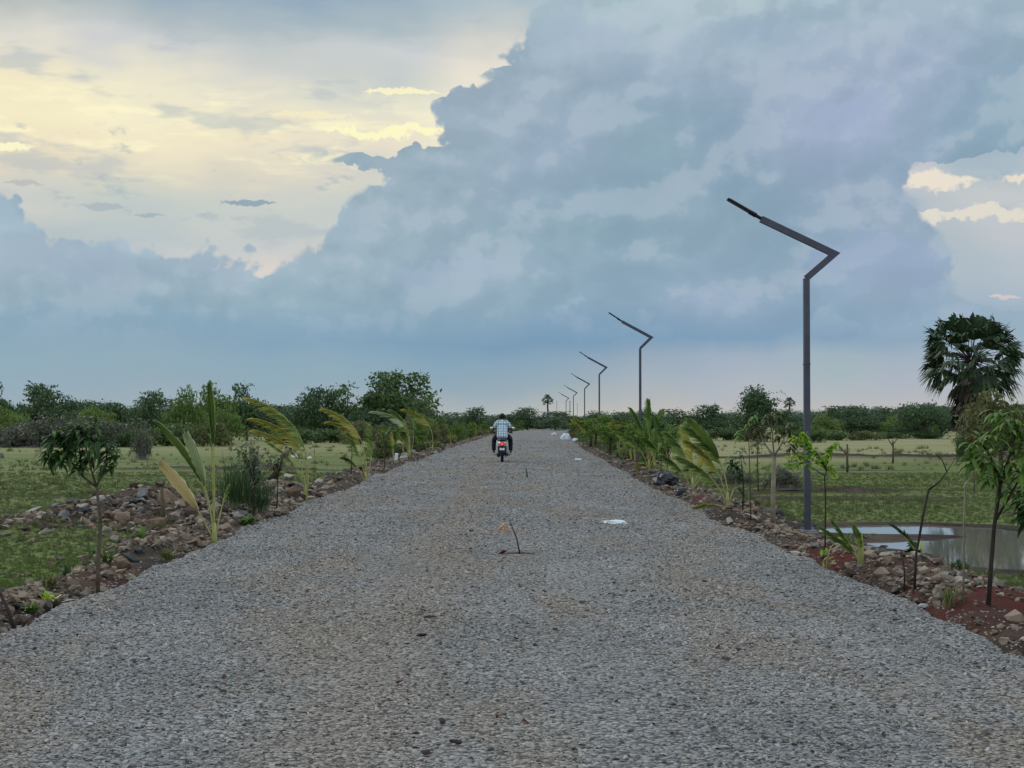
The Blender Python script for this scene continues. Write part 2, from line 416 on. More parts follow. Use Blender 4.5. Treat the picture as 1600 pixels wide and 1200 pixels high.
def height(x, y):
    x = np.asarray(x, float); y = np.asarray(y, float)
    u = road_u(x, y); side = x > cen(y)
    near = np.clip(1 - (y - 60) / 120, .25, 1)
    nl_ = 1 - ss(y, 17, 22)
    wid = np.where(side, 1.6, 1.9 - .8 * nl_)
    base = -.05 + (FIELD + .05) * ss(u, .25, .25 + wid)
    und = .035 * vnoise(x, y, 7, 1) * ss(u, 1, 4)
    # bank of dumped soil and stone beside the road
    bk_ = np.where(side, 1 - .95 * np.exp(-((y - 20.5) / 4.5) ** 4), 1)
    bank = bk_ * np.exp(-((u - 1.0) / .8) ** 2) * (.15 + .16 * vnoise(x, y, .9, 4)) + np.exp(-((u - .35) / .3) ** 2) * .07 * vnoise(x, y, .35, 9)
    # heap of stones left, 24 to 34 m away
    heap = np.where(side, 0, np.exp(-((y - 30) / 3.2) ** 2) * ss(-x, 3.8, 5) * (1 - ss(-x, 8.3, 10.5)) * (.22 + .25 * vnoise(x, y, 1.1, 12)))
    rb = np.where(side, np.exp(-((y - 15.8) / 1.6) ** 2) * ss(x, 3.6, 4.2) * (1 - ss(x, 6.2, 7.5)) * (.03 + .08 * vnoise(x, y, .7, 14)), 0)
    # low earth bunds across the fields
    b1 = .32 * np.exp(-((y - 72 - .08 * x - 1.5 * vnoise(x, 0 * x, 9, 30)) / 1.1) ** 2) * ss(x, 6, 12) * (.8 + .5 * vnoise(x, y, 3, 31))
    b2 = .20 * np.exp(-((y - 40 - .5 * vnoise(x, 0 * x, 4, 32)) / .7) ** 2) * ss(x, 5, 7) * (1 - ss(x, 9, 12)) * (.8 + .6 * vnoise(x, y, 1.5, 33))
    b3 = .16 * np.exp(-((y - 58 - 1.2 * vnoise(x, 0 * x, 6, 34)) / .9) ** 2) * ss(-x, 5, 9) * (1 - ss(-x, 12, 20)) * (1 + vnoise(x, y, 2, 35))
    pd_ = ss(pond(x, y), -.1, .35) * ss(u, .9, 1.6)
    red = 0
    for cx, cy, r, a in redc: red = red + .09 * a * np.exp(-(((x - cx) / r) ** 2 + ((y - cy) / r) ** 2))
    far = ss(y, 130, 260)
    z = base + und * (1 - .5 * far) + (bank * near + heap + rb + red + .42 * np.exp(-(((x + 7.5) / .95) ** 2 + ((y - 32.2) / .9) ** 2))) * ss(u, 0, .2) + b1 + b2 + b3 - .10 * pd_
    z = np.where(u < .0, np.minimum(z, -.09), z)
    return z
def hz(x, y): return float(height(np.array([x]), np.array([y]))[0])
def ground_at(px, py, guess=-.2):            # where the photo pixel meets the modelled ground
    z = guess
    for _ in range(12): p = pz(px, py, z); z = .5 * z + .5 * hz(p.x, p.y)
    return Vector((p.x, p.y, hz(p.x, p.y)))

def axis(segs):
    out = []
    for a, b, st in segs: out += list(np.arange(a, b, st))
    out.append(segs[-1][1]); return np.array(out)
def geom(a, b, r, s0):
    out = [a]; s = s0
    while out[-1] < b: out.append(out[-1] + s); s *= r
    return out
gx = np.array(sorted([-v for v in geom(11, 2500, 1.16, .3)]) + list(np.arange(-10.92, 10.95, .085)) + geom(11, 2500, 1.16, .3))
gy = np.array(list(np.arange(-60, 5, 4.)) + list(np.arange(5, 36, .11)) + geom(36, 3200, 1.012, .13))
GX, GY = np.meshgrid(gx, gy)
GZ = height(GX, GY)
GX2 = GX
v = np.stack([GX2.ravel(), GY.ravel(), GZ.ravel()], 1)
ny, nx = GX.shape
ii = (np.arange(ny - 1)[:, None] * nx + np.arange(nx - 1)[None, :]).ravel()
fq = np.stack([ii, ii + 1, ii + nx + 1, ii + nx], 1)
me = mesh(v, fq, True)
U = road_u(GX, GY).ravel(); X_, Y_ = GX.ravel(), GY.ravel()
bnd = np.exp(-((Y_ - 72 - .08 * X_ - 1.5 * vnoise(X_, 0 * X_, 9, 30)) / 1.2) ** 2) * ss(X_, 6, 10) + np.exp(-((Y_ - 40 - .5 * vnoise(X_, 0 * X_, 4, 32)) / .8) ** 2) * ss(X_, 5, 6) * (1 - ss(X_, 9, 12)) \
    + np.exp(-((Y_ - 58 - 1.2 * vnoise(X_, 0 * X_, 6, 34)) / 1.0) ** 2) * ss(-X_, 5, 9) * (1 - ss(-X_, 12, 20))
soil = np.clip((1 - ss(U + .5 * vnoise(X_, Y_, 1.3, 40), 1.0 + .6 * (X_ > 0) - .5 * (X_ < 0) * (1 - ss(Y_, 17, 22)), 2.3 + .6 * (X_ > 0) - 1.0 * (X_ < 0) * (1 - ss(Y_, 17, 22)))) + np.where(X_ < 0, np.exp(-((Y_ - 30) / 3.4) ** 2) * (1 - ss(-X_, 8.6, 10.5)) * 1.2, 0)
               + .9 * bnd + 1.1 * ss(pond(X_, Y_), -.75, -.05) * (X_ > 3) + np.where(X_ > 0, np.exp(-((Y_ - 15.8) / 2) ** 2) * (1 - ss(X_, 6, 8)), 0), 0, 1)
soil = np.maximum(soil, .8 * ss(vnoise(X_ * .35, Y_, 2.2, 44), .28, .5) * (X_ > 4) * (1 - ss(Y_, 45, 75)) * ss(Y_, 24, 30))
red = np.zeros_like(X_)
for cx, cy, r, a in redc: red += a * np.exp(-(((X_ - cx) / r) ** 2 + ((Y_ - cy) / r) ** 2) ** 1.5) * (1 + .7 * vnoise(X_, Y_, .3, 50))
for nm, arr in (('soil', soil), ('red', np.clip(red, 0, 1)), ('straw', np.clip(ss(Y_, 62, 78) * (X_ > 0) + ss(Y_, 75, 100) * (X_ < 0) * .6, 0, 1))):
    at = me.attributes.new(nm, 'FLOAT', 'POINT'); at.data.foreach_set('value', arr.astype(np.float32))

m, t, out = material('field ground')
p = t.new('ShaderNodeBsdfPrincipled'); t.l.new(p.outputs[0], out.inputs[0]); p.inputs['Specular IOR Level'].default_value = .15
pos = t.new('ShaderNodeNewGeometry').outputs['Position']
def attr(t, n):
    a = t.new('ShaderNodeAttribute', attribute_name=n); return a.outputs['Fac']
spx = t.new('ShaderNodeSeparateXYZ'); t.l.new(pos, spx.inputs[0])
flat = t.vec(t.mul(spx.outputs[0], .35), spx.outputs[1], 0)
big = t.noise(flat, .22, 4, .6); mid = t.noise(pos, 1.1, 5, .62); fine = t.noise(pos, 14, 5, .7); ffine = t.noise(pos, 60, 3, .7)
lft = t.step(spx.outputs[0], 2, -3)
nearL = t.mul(t.step(spx.outputs[1], 26, 14), lft)
gcol = t.mix(t.step(big, .35, .65), lin((102, 114, 60)), lin((118, 125, 74)))
gcol = t.mix(t.mul(t.step(mid, .42, .68), .55), gcol, lin((80, 94, 48)))
gcol = t.mix(t.mul(nearL, .75), gcol, lin((94, 130, 42)))
gcol = t.mix(t.mul(t.step(fine, .5, .75), .35), gcol, lin((138, 136, 88)))
scol = t.mix(t.step(big, .35, .65), lin((138, 136, 96)), lin((158, 150, 108)))
gcol = t.mix(t.mul(attr(t, 'straw'), .85), gcol, scol)
bare = t.step(t.noise(flat, .9, 5, .65), .585, .66)
gcol = t.mix(t.mul(bare, .5), gcol, lin((84, 78, 62)))
strk = t.step(t.noise(t.vec(t.mul(spx.outputs[0], .13), t.mul(spx.outputs[1], .55), 3.3), 1.0, 5, .62), .56, .63)
gcol = t.mix(t.mul(t.mul(strk, t.step(spx.outputs[1], 20, 26)), t.mul(t.step(spx.outputs[1], 75, 60), .75)), gcol, lin((66, 62, 48)))
so = t.mix(t.step(mid, .35, .65), lin((46, 39, 34)), lin((84, 72, 60)))
so = t.mix(t.mul(t.step(ffine, .52, .7), .45), so, lin((128, 112, 94)))
so = t.mix(attr(t, 'red'), so, t.mix(fine, lin((64, 30, 26)), lin((112, 54, 42))))
sm = t.step(t.add(attr(t, 'soil'), t.mul(t.sub(fine, .5), .8), t.mul(t.sub(mid, .5), .6)), .42, .62)
sm = t.m('MAXIMUM', sm, t.step(attr(t, 'red'), .2, .5))
t.put(p.inputs['Base Color'], t.mix(sm, gcol, so)); p.inputs['Roughness'].default_value = .95
b = t.new('ShaderNodeBump'); b.inputs['Strength'].default_value = .9; b.inputs['Distance'].default_value = .05
t.put(b.inputs['Height'], t.add(fine, t.mul(ffine, .5))); t.l.new(b.outputs[0], p.inputs['Normal'])
ground = new_obj('ground', me, m); ground['kind'] = 'structure'

# ---------------------------------------------------------------- road
rs = np.linspace(-1.06, 1.06, 66)
ry = np.array(list(np.arange(-8, 4, 1.)) + list(np.arange(4, 40, .16)) + geom(40, 420, 1.02, .2))
RS, RY = np.meshgrid(rs, ry)
cxx = cen(RY)
RX = cxx + RS * (HW + .05)
eu = road_u(RX, RY)
RZ = .02 * (1 - RS ** 2) + .010 * vnoise(RX, RY, 1.2, 60) + .012 * vnoise(RX, RY, 4, 61) - .012 * np.exp(-((RX - cxx + 1.0) / .35) ** 2) - .012 * np.exp(-((RX - cxx - .9) / .35) ** 2)
RZ = RZ - .14 * ss(eu, -.12, .14) + .05 * np.exp(-((eu + .25) / .2) ** 2) * vnoise(RX, RY, .6, 62)
v = np.stack([RX.ravel(), RY.ravel(), RZ.ravel()], 1); ny, nx = RX.shape
ii = (np.arange(ny - 1)[:, None] * nx + np.arange(nx - 1)[None, :]).ravel()
me = mesh(v, np.stack([ii, ii + 1, ii + nx + 1, ii + nx], 1), True)
m, t, out = material('gravel bed')
p = t.new('ShaderNodeBsdfPrincipled'); t.l.new(p.outputs[0], out.inputs[0]); p.inputs['Specular IOR Level'].default_value = .2
pos = t.new('ShaderNodeNewGeometry').outputs['Position']
spx = t.new('ShaderNodeSeparateXYZ'); t.l.new(pos, spx.inputs[0])
def gravel_tint(t, pos, sp, a, b_, brown):
    st_ = t.step(t.m('ABSOLUTE', t.add(sp.outputs[0], .85, t.mul(t.sub(t.noise(pos, .35, 3), .5), 1.2))), .75, .1)
    patch = t.noise(t.vec(t.mul(sp.outputs[0], 1.0), t.mul(sp.outputs[1], .28), 0), .8, 4, .6)
    c = t.mix(t.step(t.noise(pos, .5, 4, .6), .35, .65), a, b_)
    c = t.mix(t.mul(t.step(patch, .46, .62), .75), c, brown)
    return t.mix(t.mul(st_, .6), c, brown)
base = gravel_tint(t, pos, spx, lin((134, 133, 129)), lin((152, 150, 145)), lin((146, 134, 118)))
cell = t.voro(pos, 34, 'F1', 0, 1); cd = t.voro(pos, 34, 'F1', 0, 0)
cs = t.new('ShaderNodeSeparateColor'); t.l.new(cell, cs.inputs[0])
col = t.mix(1.0, base, t.mix(cs.outputs[0], (.55,) * 3, (1.4,) * 3), 'MULTIPLY')
col = t.mix(t.mul(t.step(cd, .45, .75), .8), col, lin((58, 56, 54)))
spk = t.noise(pos, 7, 4, .7)
col = t.mix(t.mul(t.step(spk, .62, .7), .5), col, lin((70, 66, 64)))
t.put(p.inputs['Base Color'], col); p.inputs['Roughness'].default_value = .9
b = t.new('ShaderNodeBump'); b.inputs['Strength'].default_value = 1.0; b.inputs['Distance'].default_value = .03
t.put(b.inputs['Height'], t.add(t.mul(cd, -.8), t.mul(cs.outputs[1], .5), t.mul(t.noise(pos, 9, 3), .6))); t.l.new(b.outputs[0], p.inputs['Normal'])
road = new_obj('road', me, m); road['kind'] = 'structure'
def road_z(x, y):
    i = np.clip(np.searchsorted(ry, y) - 1, 0, len(ry) - 2); s = (x - cen(y)) / (HW + .05)
    j = np.clip(np.searchsorted(rs, s) - 1, 0, len(rs) - 2)
    fy = (y - ry[i]) / (ry[i + 1] - ry[i]); fx = (s - rs[j]) / (rs[j + 1] - rs[j])
    fy = np.clip(fy, 0, 1); fx = np.clip(fx, 0, 1)
    return (RZ[i, j] * (1 - fx) + RZ[i, j + 1] * fx) * (1 - fy) + (RZ[i + 1, j] * (1 - fx) + RZ[i + 1, j + 1] * fx) * fy
def on_road(px, py):
    p = pz(px, py, 0); p = pz(px, py, float(road_z(np.array([p.x]), np.array([p.y]))[0])); return p

# ---------------------------------------------------------------- puddle water
m, t, out = material('muddy water')
p = t.new('ShaderNodeBsdfPrincipled'); t.l.new(p.outputs[0], out.inputs[0])
p.inputs['Base Color'].default_value = (*lin((122, 120, 110)), 1); p.inputs['Roughness'].default_value = .04; p.inputs['Specular IOR Level'].default_value = .9
pos = t.new('ShaderNodeNewGeometry').outputs['Position']
b = t.new('ShaderNodeBump'); b.inputs['Strength'].default_value = .05; b.inputs['Distance'].default_value = .01
t.put(b.inputs['Height'], t.noise(pos, 3, 3)); t.l.new(b.outputs[0], p.inputs['Normal'])
w = MB(); w.quad((4.4, 16.5, WATER), (16, 16.5, WATER), (16, 31, WATER), (4.4, 31, WATER))
water = w.build('water', m); water['kind'] = 'structure'

# ---------------------------------------------------------------- scattered stones (geometry nodes, unlimited small stuff)
def scatter(name, pts, scl, mat_, nvar=6, flatz=.7, seed=1, sub=1, jag=1.0):
    me = bpy.data.meshes.new(name); pts = np.asarray(pts, np.float32)
    me.vertices.add(len(pts)); me.vertices.foreach_set('co', pts.ravel())
    a = me.attributes.new('scl', 'FLOAT', 'POINT'); a.data.foreach_set('value', np.asarray(scl, np.float32))
    o = new_obj(name, me, mat_); o['kind'] = 'stuff'
    ng = bpy.data.node_groups.new(name, 'GeometryNodeTree')
    ng.interface.new_socket('Geometry', in_out='INPUT', socket_type='NodeSocketGeometry')
    ng.interface.new_socket('Geometry', in_out='OUTPUT', socket_type='NodeSocketGeometry')
    N = ng.nodes; L = ng.links
    gi = N.new('NodeGroupInput'); go = N.new('NodeGroupOutput')
    join = N.new('GeometryNodeJoinGeometry')
    for k in range(nvar):
        ico = N.new('GeometryNodeMeshIcoSphere'); ico.inputs['Subdivisions'].default_value = sub; ico.inputs['Radius'].default_value = .5
        sp_ = N.new('GeometryNodeSetPosition'); nz = N.new('ShaderNodeTexNoise'); nz.noise_dimensions = '4D'
        nz.inputs['W'].default_value = seed * 10 + k * 3.7; nz.inputs['Scale'].default_value = 1.9; nz.inputs['Detail'].default_value = 2
        sb = N.new('ShaderNodeVectorMath'); sb.operation = 'SUBTRACT'; sb.inputs[1].default_value = (.5, .5, .5)
        ml = N.new('ShaderNodeVectorMath'); ml.operation = 'MULTIPLY'; ml.inputs[1].default_value = (1.5 * jag, 1.2 * jag, 1.0 * jag)
        L.new(nz.outputs['Color'], sb.inputs[0]); L.new(sb.outputs[0], ml.inputs[0])
        L.new(ico.outputs[0], sp_.inputs['Geometry']); L.new(ml.outputs[0], sp_.inputs['Offset'])
        tf = N.new('GeometryNodeTransform'); rr = random.Random(seed * 7 + k)
        tf.inputs['Scale'].default_value = (1.25 * rr.uniform(.8, 1.2), rr.uniform(.75, 1.1), flatz * rr.uniform(.8, 1.15))
        L.new(sp_.outputs[0], tf.inputs[0])
        gti = N.new('GeometryNodeGeometryToInstance'); L.new(tf.outputs[0], gti.inputs[0]); L.new(gti.outputs[0], join.inputs[0])
    iop = N.new('GeometryNodeInstanceOnPoints'); iop.inputs['Pick Instance'].default_value = True
    rv = N.new('FunctionNodeRandomValue'); rv.data_type = 'FLOAT_VECTOR'; rv.inputs[0].default_value = (-.45, -.45, 0); rv.inputs[1].default_value = (.45, .45, 6.283)
    at = N.new('GeometryNodeInputNamedAttribute'); at.data_type = 'FLOAT'; at.inputs['Name'].default_value = 'scl'
    sm_ = N.new('GeometryNodeSetMaterial'); sm_.inputs['Material'].default_value = mat_
    L.new(gi.outputs[0], iop.inputs['Points']); L.new(join.outputs[0], iop.inputs['Instance'])
    L.new(rv.outputs[0], iop.inputs['Rotation']); L.new(at.outputs[0], iop.inputs['Scale'])
    L.new(iop.outputs[0], sm_.inputs[0]); L.new(sm_.outputs[0], go.inputs[0])
    md = o.modifiers.new('scatter', 'NODES'); md.node_group = ng
    return o
def stonemat(name, cols, posn=None):
    m, t, out = material(name)
    p = t.new('ShaderNodeBsdfPrincipled'); t.l.new(p.outputs[0], out.inputs[0])
    oi = t.new('ShaderNodeObjectInfo'); c = t.ramp(oi.outputs['Random'], [(k / (len(cols) - 1), lin(q)) for k, q in enumerate(cols)])
    pos = t.new('ShaderNodeNewGeometry').outputs['Position']
    spq = t.new('ShaderNodeSeparateXYZ'); t.l.new(pos, spq.inputs[0])
    if posn: c = t.mix(1.0, c, gravel_tint(t, pos, spq, (.94, .98, 1.0), (1.14, 1.15, 1.15), (1.14, 1.02, .9)), 'MULTIPLY')
    c = t.mix(t.mul(t.noise(pos, 70, 3, .6), .4), c, tuple(v * .6 for v in lin(cols[0])))
    t.put(p.inputs['Base Color'], c); p.inputs['Roughness'].default_value = .85; p.inputs['Specular IOR Level'].default_value = .25
    return m
rng = np.random.default_rng(7)
def in_view(x, y, marg): return (np.abs(x) < y * .345 + marg) & (y > 5)
gp, gs = [], []
for (y0, y1, dens, s0, s1) in ((5.6, 12, 1350, .015, .031), (5.6, 16, 14, .036, .060), (12, 20, 850, .018, .035), (20, 34, 300, .024, .044), (34, 60, 70, .032, .058), (60, 110, 8, .05, .08)):
    n = int(dens * (y1 - y0) * 8.2); y = rng.uniform(y0, y1, n); x = cen(y) + rng.uniform(-4.1, 4.1, n)
    k = in_view(x, y, 1.4) & (road_u(x, y) < -.05 + rng.exponential(.14, n)); x, y = x[k], y[k]
    # fewer loose stones where wheels have pressed the bed
    xo = x - cen(y); trk = np.exp(-((xo + .95 + .15 * vnoise(y, 0 * y, 6, 71)) / .32) ** 2) + np.exp(-((xo - .75 + .15 * vnoise(y, 0 * y, 6, 71)) / .32) ** 2)
    q = rng.random(len(x)) < (.45 + .55 * ss(vnoise(x, y * .3, 1.2, 70), -.35, .3)) * (1 - .55 * trk); x, y = x[q], y[q]
    s = (s0 + (s1 - s0) * rng.random(len(x)) ** 1.8) * .92; u = road_u(x, y)
    z = np.where(u < .05, road_z(x, y), np.maximum(height(x, y), road_z(x, y) - .2)) + s * .12
    gp.append(np.stack([x, y, z], 1)); gs.append(s)
gp = np.concatenate(gp); gs = np.concatenate(gs)
MG = stonemat('road gravel', [(62, 60, 58), (136, 133, 128), (156, 153, 147), (166, 163, 157), (148, 136, 122), (188, 185, 180)], True)  # darkest stone tone stands in for shaded crevices in the gravel
print('gravel', len(gp))
scatter('gravel', gp, gs, MG, 10, .55, 1, 1, 1.35)
# loose rubble on both banks
rp, rsz = [], []
for side in (-1, 1):
    n = 30000; y = 6 + 150 * rng.random(n) ** 1.9; u = rng.gamma(2.0, .42, n) - .1
    x = cen(y) + side * (HW + u); uu = road_u(x, y)
    k = in_view(x, y, 1.5) & (uu > .02) & (uu < np.where((y < 19) & (x < 0), 1.3, 2.6)); x, y, uu = x[k], y[k], uu[k]
    q = rng.random(len(x)) < ss(vnoise(x, y, 1.1, 80 + side), -.15, .4) * (1 if side < 0 else .8); x, y = x[q], y[q]
    rp.append(np.stack([x, y, height(x, y)], 1)); rsz.append(.025 + .09 * rng.random(len(x)) ** 2.5 + y * .0004)
n = 2200; y = rng.normal(30, 2.4, n); x = -rng.uniform(3.9, 10, n); rp.append(np.stack([x, y, height(x, y)], 1)); rsz.append(.04 + .14 * rng.random(n) ** 2.2)
n = 1200; y = rng.uniform(19, 27, n); x = -rng.uniform(3.7, 5.6, n); rp.append(np.stack([x, y, height(x, y)], 1)); rsz.append(.03 + .12 * rng.random(n) ** 2.2)
n = 1300; y = rng.normal(14.8, 1.0, n); x = rng.uniform(3.7, 6.4, n); rp.append(np.stack([x, y, height(x, y)], 1)); rsz.append(.03 + .09 * rng.random(n) ** 2)
rp = np.concatenate(rp); rsz = np.concatenate(rsz); rp[:, 2] += rsz * .1
print('rubble', len(rp))
MR_ = stonemat('bank rubble', [(66, 54, 46), (120, 100, 82), (98, 82, 68), (146, 126, 104), (164, 146, 124), (84, 78, 72), (186, 172, 150)])
scatter('rubble', rp, rsz, MR_, 10, .75, 5, 1, 1.6)
# short grass on the fields
def grassobj(name, pts, scl, mat_, blades=14, h=.09, seed=3, lean=.5, spread=.05, wid=.004):
    o = scatter(name, pts, scl, mat_, 1)
    ng = o.modifiers[0].node_group; N = ng.nodes; L = ng.links
    rr = random.Random(seed); protos = []
    join = [n for n in N if n.bl_idname == 'GeometryNodeJoinGeometry'][0]
    for n in list(N):
        if n.bl_idname in ('GeometryNodeMeshIcoSphere', 'GeometryNodeSetPosition', 'GeometryNodeTransform', 'GeometryNodeGeometryToInstance', 'ShaderNodeTexNoise', 'ShaderNodeVectorMath'): N.remove(n)
    for k in range(3):                       # a tuft: thin cones leaning outwards
        j2 = N.new('GeometryNodeJoinGeometry')
        for q in range(blades):
            cn = N.new('GeometryNodeMeshCone'); cn.inputs['Vertices'].default_value = 3; cn.fill_type = 'NONE'
            cn.inputs['Radius Bottom'].default_value = wid; cn.inputs['Radius Top'].default_value = 0; cn.inputs['Depth'].default_value = h * rr.uniform(.5, 1.1)
            tf = N.new('GeometryNodeTransform'); a = rr.uniform(0, 6.28)
            tf.inputs['Translation'].default_value = (math.cos(a) * spread * rr.random(), math.sin(a) * spread * rr.random(), -.005)
            tf.inputs['Rotation'].default_value = (rr.uniform(-lean, lean), rr.uniform(-lean, lean) - .1, 0)
            L.new(cn.outputs[0], tf.inputs[0]); L.new(tf.outputs[0], j2.inputs[0])
        gti = N.new('GeometryNodeGeometryToInstance'); L.new(j2.outputs[0], gti.inputs[0]); L.new(gti.outputs[0], join.inputs[0])
    rv = [n for n in N if n.bl_idname == 'FunctionNodeRandomValue'][0]; rv.inputs[0].default_value = (0, 0, 0); rv.inputs[1].default_value = (0, 0, 6.283)
    return o
n = 42000; y = 11 + 45 * rng.random(n) ** 1.3; x = np.where(rng.random(n) < .5, -1, 1) * (4.2 + rng.random(n) * (y * .345 + 1 - 4.2))
k = in_view(x, y, 1.0) & (np.abs(x) > 4.2); x, y = x[k], y[k]
uu = road_u(x, y); k = (uu + .5 * vnoise(x, y, 1.3, 40) > 1.2 + .7 * (x > 0)) & ~((x > 0) & (pond(x, y) > -.45)) & ~((x < 0) & (np.abs(y - 30) < 2.6) & (x > -9.5)); x, y = x[k], y[k]
q = rng.random(len(x)) < ss(vnoise(x, y, 1.5, 90), -1.1, -.2); x, y = x[q], y[q]
MGR = leafmat('grass blades', [(90, 106, 48), (102, 118, 57), (114, 126, 67), (128, 133, 80)], .3)
MGR2 = leafmat('field weeds', [(72, 92, 44), (92, 108, 54), (120, 126, 72), (140, 134, 96)], .3)
grassobj('grass', np.stack([x, y, height(x, y)], 1), rng.uniform(.4, .9, len(x)) * (1 + y / 80), MGR, 12, .06)
print('grass', len(x))

n = 3800; y = 13 + 95 * rng.random(n) ** 1.2; x = np.where(rng.random(n) < .5, -1, 1) * (4.6 + rng.random(n) * (y * .345 + 1 - 4.6))
k = in_view(x, y, 1.0) & (np.abs(x) > 4.6) & (road_u(x, y) > 1.4) & ~((x > 0) & (pond(x, y) > -.3)) & (vnoise(x * .5, y, 3.0, 93, 5) > .05); x, y = x[k], y[k]
grassobj('field_weeds', np.stack([x, y, height(x, y)], 1), rng.uniform(.3, 1.0, len(x)) ** 1.6 * (1 + y / 70), MGR2, 20, .15, 8, .6, .09, .007)

# ---------------------------------------------------------------- plants: builders
ML_DARK = leafmat('dark leaves', [(42, 62, 38), (58, 82, 46), (76, 100, 56), (102, 122, 70)], .2)
ML_MANGO = leafmat('mango leaves', [(34, 54, 32), (46, 72, 36), (62, 92, 44), (88, 116, 58)], .2, .7)
ML_GREEN = leafmat('green leaves', [(62, 90, 42), (82, 112, 48), (104, 134, 58), (134, 154, 76)], .3)
ML_BRIGHT = leafmat('bright leaves', [(98, 140, 44), (128, 166, 52), (166, 190, 64), (196, 210, 84)], .4)
ML_YELLOW = leafmat('yellowing palm', [(120, 132, 58), (148, 152, 70), (176, 168, 84), (196, 180, 106)], .35)
ML_PALM = leafmat('palm leaflets', [(74, 100, 52), (98, 124, 62), (126, 146, 76), (160, 172, 98)], .35)
ML_CREAM = leafmat('dry palm leaflets', [(150, 138, 92), (186, 168, 112), (206, 190, 140), (222, 212, 170)], .3)
ML_OLIVE = leafmat('olive leaves', [(72, 82, 50), (92, 102, 60), (116, 120, 72), (128, 112, 78)], .25)
ML_BROWNISH = leafmat('bronze leaves', [(76, 66, 50), (92, 88, 58), (86, 102, 56), (110, 112, 70)], .25)
ML_FAR = leafmat('tree leaves dark', [(50, 70, 50), (66, 88, 58), (82, 104, 66), (106, 126, 82)], .15)
ML_FAR2 = leafmat('tree leaves mid', [(54, 74, 46), (74, 96, 54), (94, 116, 66), (124, 140, 84)], .2)
ML_FAR3 = leafmat('tree leaves light', [(62, 84, 44), (86, 110, 54), (112, 134, 66), (140, 156, 86)], .25)
ML_HAZE = leafmat('tree leaves hazed blue', [(62, 84, 74), (78, 100, 86), (96, 116, 98), (116, 134, 112)], .2)  # far trees: bluish haze of the air mixed into the leaf colour
ML_PALMYRA = leafmat('fan leaves', [(36, 52, 38), (50, 68, 44), (66, 86, 54), (92, 108, 72)], .12)
ML_DEAD = leafmat('dead fan leaves', [(44, 40, 34), (62, 56, 48), (84, 76, 64), (104, 94, 78)], .1)
M_BARK = simple('bark', (92, 80, 66), .9, var=.3, scale=9, bump=.5)
M_BARKP = simple('pale bark', (138, 126, 104), .9, var=.22, scale=12, bump=.4)
M_BARKD = simple('dark bark', (58, 48, 42), .9, var=.3, scale=9, bump=.5)
M_STEMG = simple('palm rachis', (158, 156, 92), .6, var=.15, scale=8)
M_TWIG = simple('dry twigs', (112, 104, 98), .9, var=.25, scale=5)
MR_ROCK = []

def leaf(mb, p, d, L, W, droop=.3, up=Vector((0, 0, 1))):
    d = d.normalized(); s = d.cross(up)
    s = s.normalized() if s.length > .05 else Vector((1, 0, 0))
    m1 = p + d * L * .35 + Vector((0, 0, -droop * L * .06)); m2 = p + d * L * .72 + Vector((0, 0, -droop * L * .3))
    tip = p + d * L * .97 + Vector((0, 0, -droop * L * .62))
    n = s.cross(d) * W * .18
    k = len(mb.v)
    mb.v += [tuple(p), tuple(m1 + s * W * .5 + n), tuple(m1 - s * W * .5 + n), tuple(m2 + s * W * .36 + n), tuple(m2 - s * W * .36 + n), tuple(tip)]
    mb.f += [(k, k + 1, k + 2), (k + 1, k + 3, k + 4, k + 2), (k + 3, k + 5, k + 4)]

def frond(lf, st, p0, p1, p2, n=22, llen=.34, wid=.03, start=.28, wind=Vector((0, 0, 0)), spread=1.0, rad=.012, rr=random, droop=.35, tipf=.45):
    p0, p1, p2 = Vector(p0), Vector(p1), Vector(p2)
    P = lambda t: p0 * (1 - t) ** 2 + p1 * 2 * t * (1 - t) + p2 * t * t
    D = lambda t: ((p1 - p0) * 2 * (1 - t) + (p2 - p1) * 2 * t).normalized()
    st.tube([P(k / 9) for k in range(10)], [rad * (1 - .8 * k / 9) + .002 for k in range(10)], 5)
    for i in range(n):
        t = start + (1 - start) * (i + .5) / n; p, d = P(t), D(t)
        side = d.cross(Vector((0, 0, 1)))
        side = side.normalized() if side.length > .1 else Vector((0, 1, 0))
        upv = side.cross(d).normalized()
        prof = math.sin(math.pi * min(1, (i + 1.2) / (n + 1)) ** .8) * (1 - tipf) + tipf
        for sg in (-1, 1):
            dd = (side * sg * spread + d * (.55 + .7 * (i / n)) + upv * rr.uniform(-.1, .25) + wind * rr.uniform(.7, 1.3)).normalized()
            L = llen * prof * rr.uniform(.85, 1.1); w = wid * rr.uniform(.8, 1.15)
            s = d * 1.0 + upv * .3 * sg; s = (s - dd * s.dot(dd)).normalized()
            a = p + dd * L * .45 + Vector((0, 0, -droop * L * .10)); b = p + dd * L + Vector((0, 0, -droop * L * .5)) + wind * L * .15
            k = len(lf.v)
            lf.v += [tuple(p - s * w * .35), tuple(p + s * w * .35), tuple(a + s * w * .5), tuple(a - s * w * .5), tuple(b)]
            lf.f += [(k, k + 1, k + 2, k + 3), (k + 3, k + 2, k + 4)]

